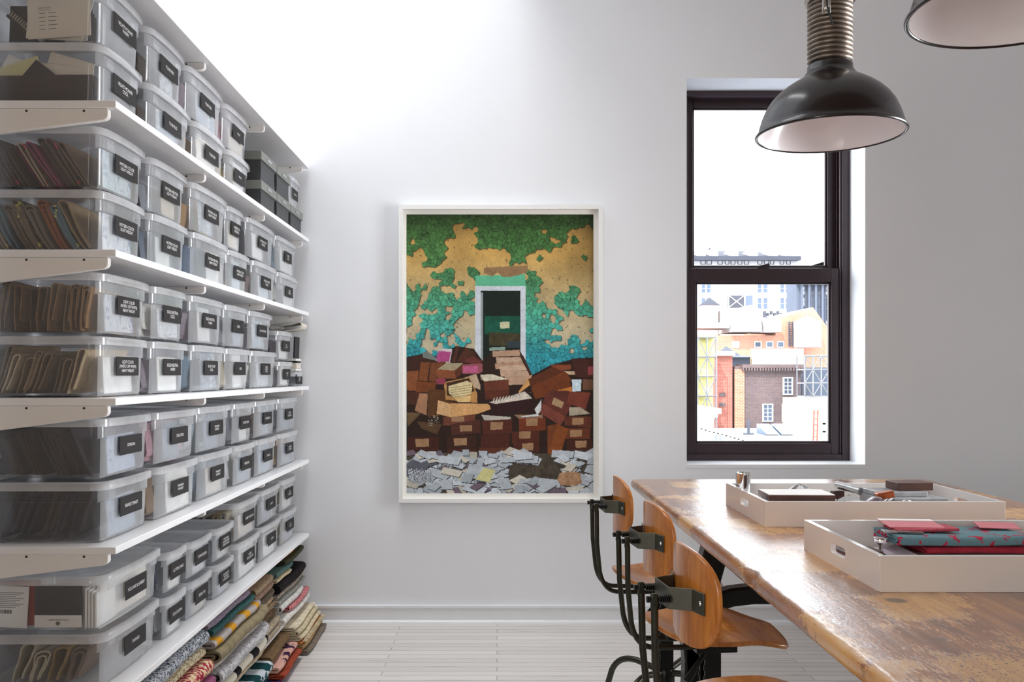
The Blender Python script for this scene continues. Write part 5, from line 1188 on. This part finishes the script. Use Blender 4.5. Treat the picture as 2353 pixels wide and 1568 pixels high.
# ---------------------------------------------------------------- pendant lamps
def make_lamp(loc, label):
    e = empty('pendant_lamp', loc, label, 'lamp', 'industrial pendant lamps over the table')
    R0 = .2125
    outer = [(R0+.003,-.003),(R0+.004,.002),(R0+.001,.007),(.2095,.012),(.206,.026),(.198,.052),(.186,.080),(.170,.104),(.150,.125),(.128,.142),(.106,.156),(.088,.166),(.076,.176),(.070,.186),(.066,.192),(.065,.206),(.060,.212)]
    inner = [(.056,.208),(.060,.190),(.066,.178),(.084,.160),(.103,.149),(.125,.135),(.147,.118),(.166,.098),(.182,.076),(.194,.048),(.2025,.022),(.2055,.008),(R0-.003,-.002)]
    s = MB().lathe(outer, 72).build('lamp_shade', M['enamel_out'], e, ang=60)
    MB().tube([((R0+.001)*cos(a*pi/36), (R0+.001)*sin(a*pi/36), 0) for a in range(72)], .0048, 10, closed=True).build('rim', M['enamel_out'], s)
    MB().lathe(inner[:-1]+[(R0-.004,-.001)], 72).build('inner_reflector', M['enamel_in'], s, ang=60)
    p = [(.058,.209)]; z = .213; nr = 13
    for k in range(nr):
        z0 = .213+k*.0142; p += [(.057, z0), (.0615, z0+.0015), (.0655, z0+.005), (.0655, z0+.008), (.0610, z0+.0118), (.057, z0+.0135)]
    MB().lathe(p, 48).build('ribbed_neck', M['galv'], e, ang=50)
    zt = .213+nr*.0142
    c = MB().lathe([(.060,zt-.004),(.072,zt-.002),(.073,zt+.012),(.064,zt+.020),(.064,zt+.09),(.05,zt+.12),(.018,zt+.135),(.016,zt+.17),(.0,zt+.17)], 48).build('top_housing', M['galv'], e, ang=50)
    m = MB(); m.box(-.012, .012, -.006, .004, -.055, .03); m.box(-.008, .008, -.014, -.006, -.040, .020)
    m.box(-.016, -.011, -.012, .004, -.01, .035); m.box(.011, .016, -.012, .004, -.01, .035)
    a = R(-118); m.build('latch', M['nickel'], e, loc=(.069*cos(a), .069*sin(a), zt-.004), rot=(0, 0, a+pi/2), bevel=.0015)
    MB().tube(bez([(.074*cos(a), .074*sin(a), zt+.03), (.090*cos(a), .090*sin(a), zt-.01), (.088*cos(a), .088*sin(a), zt-.04), (.074*cos(a+.25), .074*sin(a+.25), zt-.095)], 14), .0032, 8).build('cable_tail', M['cable'], e)
    MB().lathe([(.0,.15),(.030,.15),(.034,.14),(.034,.10),(.030,.085),(.014,.07),(.0,.068)], 24).build('bulb', M['enamel_in'], e)
    MB().tube([(0,0,zt+.165), (0,0,ZC-loc[2])], .006, 10).build('hanging_rod', M['galv'], e)
    MB().lathe([(0,ZC-loc[2]-.03),(.05,ZC-loc[2]-.03),(.055,ZC-loc[2]-.02),(.055,ZC-loc[2])], 24).build('ceiling_rose', M['galv'], e)
    return e
la = make_lamp((1.0027, 2.70, 2.022), 'dark industrial pendant lamp hanging in front of the window')
l2 = copy_tree(la); l2.location = (1.04, 1.765, 2.022); l2.rotation_euler.z = .6; l2['label'] = 'second pendant lamp, only its rim and pale inside showing at the top right corner'

# ---------------------------------------------------------------- trays
def make_tray(x0, y0, w, d, h, label, rz=0):
    e = empty('serving_tray', (x0+w/2, y0+d/2, TZ), label, 'tray', 'white lacquered trays on the table', rz)
    t = .013; X, Y = w/2, d/2
    MB().box(-X+t, X-t, -Y+t, Y-t, .0, .010).build('base_panel', M['tray'], e, smooth=False)
    MB().box(-X, X, -Y, -Y+t, 0, h).build('side_wall', M['tray'], e, smooth=False, bevel=.0012)
    MB().box(-X, X, Y-t, Y, 0, h).build('side_wall', M['tray'], e, smooth=False, bevel=.0012)
    for s in (-1, 1):   # end walls with a stadium-shaped hand hole
        m = MB(); L = d/2-t-.0003; hl, hr, zc = .048, .0125, h*.55
        N = 16; hole = []
        for k in range(N): a = -pi/2+pi*k/(N-1); hole.append((hl-hr+hr*cos(a), zc+hr*sin(a)))
        for k in range(N): a = pi/2+pi*k/(N-1); hole.append((-hl+hr+hr*cos(a), zc+hr*sin(a)))
        outer = []
        for (y, z) in hole:
            # project outwards to the rectangle
            k = max(abs(y)/L, (z-zc)/(h-zc) if z > zc else (zc-z)/zc, 1e-6); outer.append((y/k, zc+(z-zc)/k))
        # snap the nearest points to the corners
        for cy, cz in ((L,0),(L,h),(-L,0),(-L,h)):
            j = min(range(len(outer)), key=lambda i: (outer[i][0]-cy)**2+(outer[i][1]-cz)**2); outer[j] = (cy, cz)
        xa, xb = s*X, s*(X-t)
        ring = lambda pts, x: [(x, y, z) for y, z in pts]
        m.rings([ring(outer, xa), ring(hole, xa), ring(hole, xb), ring(outer, xb)], closed=True)
        m.build('end_wall', M['tray'], e, ang=30)
    return e
make_tray(.842, 2.81, .752, .488, .080, 'white lacquered tray at the far end of the table holding samples')
make_tray(.842, 1.97, .76, .49, .080, 'white lacquered tray at the near end, holding folded textiles')
G1 = 'things in the far tray'; tz = TZ+.0105
def thing(o, label, cat): return tag(o, label, cat)
# far tray
cy = MB().lathe([(.0,0),(.0255,0),(.0262,.002),(.0262,.112),(.0245,.114),(.0235,.112),(.0235,.01),(.0,.01)], 40).build('chrome_cylinder', M['chrome'], None, (.888, 3.235, tz)); thing(cy, 'tall chrome cylinder standing in the back left corner of the far tray', 'cylinder')
thing(MB().box(-.10, .10, -.06, .06, 0, .062).build('wooden_riser', M['walnut'], None, (.985, 2.945, tz), smooth=False, bevel=.002), 'wooden block under the white-topped board in the far tray', 'block')
bd = MB().box(-.105, .105, -.07, .07, 0, .019).build('sample_board', M['walnut'], None, (.978, 2.935, tz+.0625), (0, 0, R(-2)), smooth=False, bevel=.001)
MB().box(-.104, .104, -.069, .069, .019, .0212).build('laminate_face', M['whitecard'], bd, smooth=False)
thing(bd, 'brown sample board with a white laminated face in the far tray', 'board')
def gem(r, seed, sq=.8):
    import bmesh
    bm = bmesh.new(); bmesh.ops.create_icosphere(bm, subdivisions=1, radius=r); rn = random.Random(seed)
    for v in bm.verts: v.co *= rn.uniform(.82, 1.12); v.co.z *= sq
    zmin = min(v.co.z for v in bm.verts)
    for v in bm.verts: v.co.z -= zmin
    me = bpy.data.meshes.new('gem'); bm.to_mesh(me); bm.free(); return me
def obj(name, me, mat, loc, rot=(0,0,0), sc=(1,1,1)):
    me.materials.append(M[mat]); me.name = name; o = bpy.data.objects.new(name, me); COL.objects.link(o); o.location = loc; o.rotation_euler = rot; o.scale = sc; return o
thing(obj('glass_polyhedron', gem(.048, 3, 1.0), 'crystal', (1.055, 3.14, tz+.0)), 'clear faceted glass polyhedron behind the sample board in the far tray', 'ornament')
def knob(loc, r, hgt, mat, label, rot=(0,0,0), name='cabinet_knob'):
    o = MB().lathe([(0,0),(r*.62,0),(r*.64,hgt*.08),(r*.30,hgt*.16),(r*.26,hgt*.55),(r*.5,hgt*.66),(r,hgt*.76),(r*1.02,hgt*.90),(r*.9,hgt),(0,hgt*1.02)], 32).build(name, M[mat], None, loc, rot, ang=50)
    return thing(o, label, 'knob')
knob((1.120, 3.03, tz+.02), .026, .034, 'nickel', 'nickel knob tipped on its side at the right end of the sample board', (R(70), R(10), 0))
thing(obj('crystal_knob', gem(.048, 8, .9), 'crystal', (1.138, 2.90, tz), (0,0,.5), (1.1,1,1)), 'large crumpled clear crystal piece at the centre front of the far tray', 'ornament')
thing(obj('crystal_knob', gem(.024, 9, .9), 'crystal', (1.205, 2.975, tz), (0,0,.9)), 'smaller clear crystal piece behind the crumpled one', 'ornament')
o = MB().tube([(0,0,0), (.012,-.02,-.002), (.050,-.085,-.012)], [.0135,.0135,.0135], 20).build('tube_handle', M['nickel'], None, (1.205, 3.18, tz+.076), ang=50); thing(o, 'brushed metal tube handle leaning at the middle of the far tray', 'handle')
thing(MB().box(-.02, .02, -.012, .012, 0, .058).build('wood_sample', M['walnut'], None, (1.20, 3.16, tz), (0, 0, R(10)), smooth=False, bevel=.001), 'small wooden offcut propping up the metal tube handle', 'block')
# dark curled glass pieces
for k, (x, y, rr, sd) in enumerate(((1.226, 2.915, .025, 1), (1.285, 2.915, .025, 2), (1.340, 2.915, .023, 3), (1.368, 2.86, .018, 4))):
    pts = [(rr*(1-.35*j/20)*cos(j*.34+sd), (j-10)*.0018, rr*(1-.35*j/20)*sin(j*.34+sd)+rr+.012) for j in range(24)]
    o = MB().tube(pts, [.0125-.0002*j for j in range(24)], 12).build('glass_pull', M['smoked'], None, (x, y, tz), (0, 0, R(20*k)), ang=60)
    thing(o, f'smoky curled glass pull, {ORD[k]} from the left at the front of the far tray', 'handle')
mbk = plain('grey_marble', (172,174,178), .25, var=.12, nscale=30); M['marble'] = mbk
thing(MB().box(-.112, .112, -.085, .085, 0, .055).build('marble_tile', M['marble'], None, (1.385, 3.06, tz), (0, 0, R(2)), smooth=False, bevel=.002), 'thick grey marble block at the right of the far tray', 'block')
thing(MB().box(-.095, .075, -.06, .06, 0, .016).build('marble_tile', M['marble'], None, (1.375, 3.08, tz+.0555), (0, 0, R(5)), smooth=False, bevel=.002), 'thinner marble slab lying on the thick marble block', 'block')
thing(MB().box(-.062, .062, -.045, .045, 0, .026).build('wooden_block', M['walnut'], None, (1.425, 3.10, tz+.072), (0, 0, R(3)), smooth=False, bevel=.0015), 'dark brown wooden block on top of the marble slab', 'block')
M['copper'] = plain('copper', (190, 104, 66), .3, .9, var=.1); M['brass'] = plain('brass', (190, 150, 84), .25, .9, var=.05); M['teal'] = plain('teal_leather', (36, 70, 78), .6)
thing(MB().box(-.028, .028, -.02, .02, 0, .022).build('copper_sample', M['copper'], None, (1.292, 2.985, tz+.056), (R(0), R(-12), R(-8)), smooth=False, bevel=.003), 'small copper sample leaning on the marble block', 'sample')
thing(MB().box(-.022, .022, -.02, .02, 0, .016).build('leather_sample', M['teal'], None, (1.405, 2.885, tz), (0, 0, R(12)), smooth=False, bevel=.002), 'teal leather sample in front of the marble block', 'sample')
thing(MB().box(-.028, .028, -.012, .012, 0, .014).build('brass_sample', M['brass'], None, (1.462, 2.885, tz), (0, 0, R(-6)), smooth=False, bevel=.003), 'brass sample beside the teal leather piece', 'sample')
knob((1.535, 2.93, tz), .018, .016, 'nickel', 'small nickel knob at the right front of the far tray')
# near tray
def sheetm(w, d, curl=.006, n=10, th=.0012, cx=0):
    m = MB(); rings = []
    for i in range(n+1):
        x = -w/2+w*i/n; z = curl*(abs(2*i/n-1)**3)
        rings.append([(x,-d/2,z),(x,d/2,z+.003),(x,d/2,z+.003+th),(x,-d/2,z+th)])
    return m.rings(rings)
M['pinkpaper'] = plain('pale_pink_paper', (226, 208, 218), .6, var=.01); M['pinkleather'] = plain('rose_leather', (206, 120, 128), .5, var=.03); M['redcloth'] = cloth((164, 44, 62), None); M['rose2'] = cloth((186, 84, 96), (150,60,74), 'speckle', 120)
thing(sheetm(.20, .36, .010).build('paper_sheet', M['pinkpaper'], None, (.962, 2.215, tz), (0,0,R(0)), ang=60), 'pale pink paper sheet covering the left end of the near tray', 'paper')
thing(sheetm(.20, .14, .001).build('stone_sample', M['marble'], None, (1.165, 2.07, tz), ang=60), 'thin grey patterned sheet beside the pink paper in the near tray', 'sample')
thing(sheetm(.13, .12, .001).build('cream_sample', M['card'], None, (1.03+.0, 2.10, tz+.006), ang=60), 'thin cream sheet overlapping the pink paper in the near tray', 'sample')
knob((.985, 2.30, tz+.004), .019, .046, 'chrome', 'large chrome knob standing on the pink paper in the near tray')
thing(rug('', 2.09, 2.30, tz+.0, .026, 1.50, (170,48,64), None, 'plain', depth=.44, layers=2, seed=201, name='folded_fabric'), 'crimson folded fabric at the bottom of the textile heap in the near tray', 'fabric')
for o in list(COL.objects):
    if o.name.startswith('folded_fabric') and o.get('group') == 'folded rug samples under the shelving': del o['group']
def lay(name, yc, xc, z, th, wx, dy, mat, label, cat, seed, layers=1, rz=0):
    """folded cloth lying with its nose towards the camera (-y)"""
    sheet = th/(2*layers+.9); m = hairpin(wx, dy, sheet*1.1+.001, sheet*.95, 0, 0, layers, seed, horiz=True, wav=.002, tail=.9)
    o = m.build(name, mat, None, (xc, yc+dy/2, z+th/2), (0, 0, -pi/2+rz), ang=60); return tag(o, label, cat)
bpy.data.objects.remove([o for o in COL.objects if o.get('label', '').startswith('crimson folded fabric')][0])
thing(MB().box(-.15, .15, -.06, .06, 0, .012).build('sample_book', M['walnut'], None, (1.22, 2.36, tz), smooth=False, bevel=.001), 'thin brown sample book beneath the textile heap in the near tray', 'book')
lay('folded_fabric', 2.35, 1.25, tz+.0125, .018, .32, .15, M['redcloth'], 'crimson folded fabric at the bottom of the textile heap in the near tray', 'fabric', 1, 2)
lay('folded_fabric', 2.345, 1.185, tz+.0325, .026, .345, .14, cloth((96,128,136), (170,40,66), 'floral', 26), 'blue-grey folded fabric woven with red flowers, draped across the near tray', 'fabric', 2, 2, R(1.5))
lay('folded_fabric', 2.36, 1.115, tz+.060, .010, .16, .09, M['rose2'], 'rose knitted swatch on the flowered fabric in the near tray', 'fabric', 3, 1)
thing(MB().box(-.07, .07, -.05, .05, 0, .002).build('leather_swatch', M['pinkleather'], None, (1.10, 2.385, tz+.0705), (R(3), 0, R(-4)), smooth=False), 'rose leather swatch lying uppermost on the textile heap', 'swatch')
MB().box(-.07, .07, .028, .05, .0021, .0032).build('white_edge', M['whitecard'], COL.objects[-1] if False else bpy.data.objects['leather_swatch'], smooth=False)
thing(MB().box(-.05, .05, -.035, .035, 0, .002).build('leather_swatch', M['pinkleather'], None, (1.335, 2.395, tz+.064), (R(4), 0, R(-14)), smooth=False), 'small coral leather swatch behind the flowered fabric', 'swatch')
thing(MB().box(-.05, .05, -.012, .012, 0, .005).build('lucite_strip', M['crystal'], None, (1.045, 2.31, tz+.060), (0, R(1), R(-8)), smooth=False, bevel=.001), 'clear acrylic strip projecting left from the textile heap', 'sample')
for k, (x, w, y, c) in enumerate(((1.155,.16,2.035,'darkcard'),(1.295,.15,2.06,'walnut'),(1.40,.14,2.045,'darkcard'))):
    thing(MB().box(-w/2, w/2, -.035, .035, 0, .006).build('sample_tile', M[c], None, (x, y, tz+(.003 if k == 0 else .010)), (R(2), 0, R(-4+6*k)), smooth=False, bevel=.001), f'dark flat tile, {ORD[k]} from the left along the front of the near tray', 'tile')
thing(MB().box(-.05, .05, -.04, .04, 0, .006).build('red_sample', M['redcard'], None, (1.52, 2.07, tz+.001), smooth=False, bevel=.001), 'red sample card at the right front of the near tray', 'sample')
thing(MB().box(-.05, .05, -.035, .035, 0, .012).build('wooden_block', M['walnut'], None, (1.01, 2.11, tz+.008) if False else (.93, 2.17+.14, tz+.006), (0,0,R(4)), smooth=False, bevel=.001), 'small wooden block seen through the hand hole of the near tray', 'block')
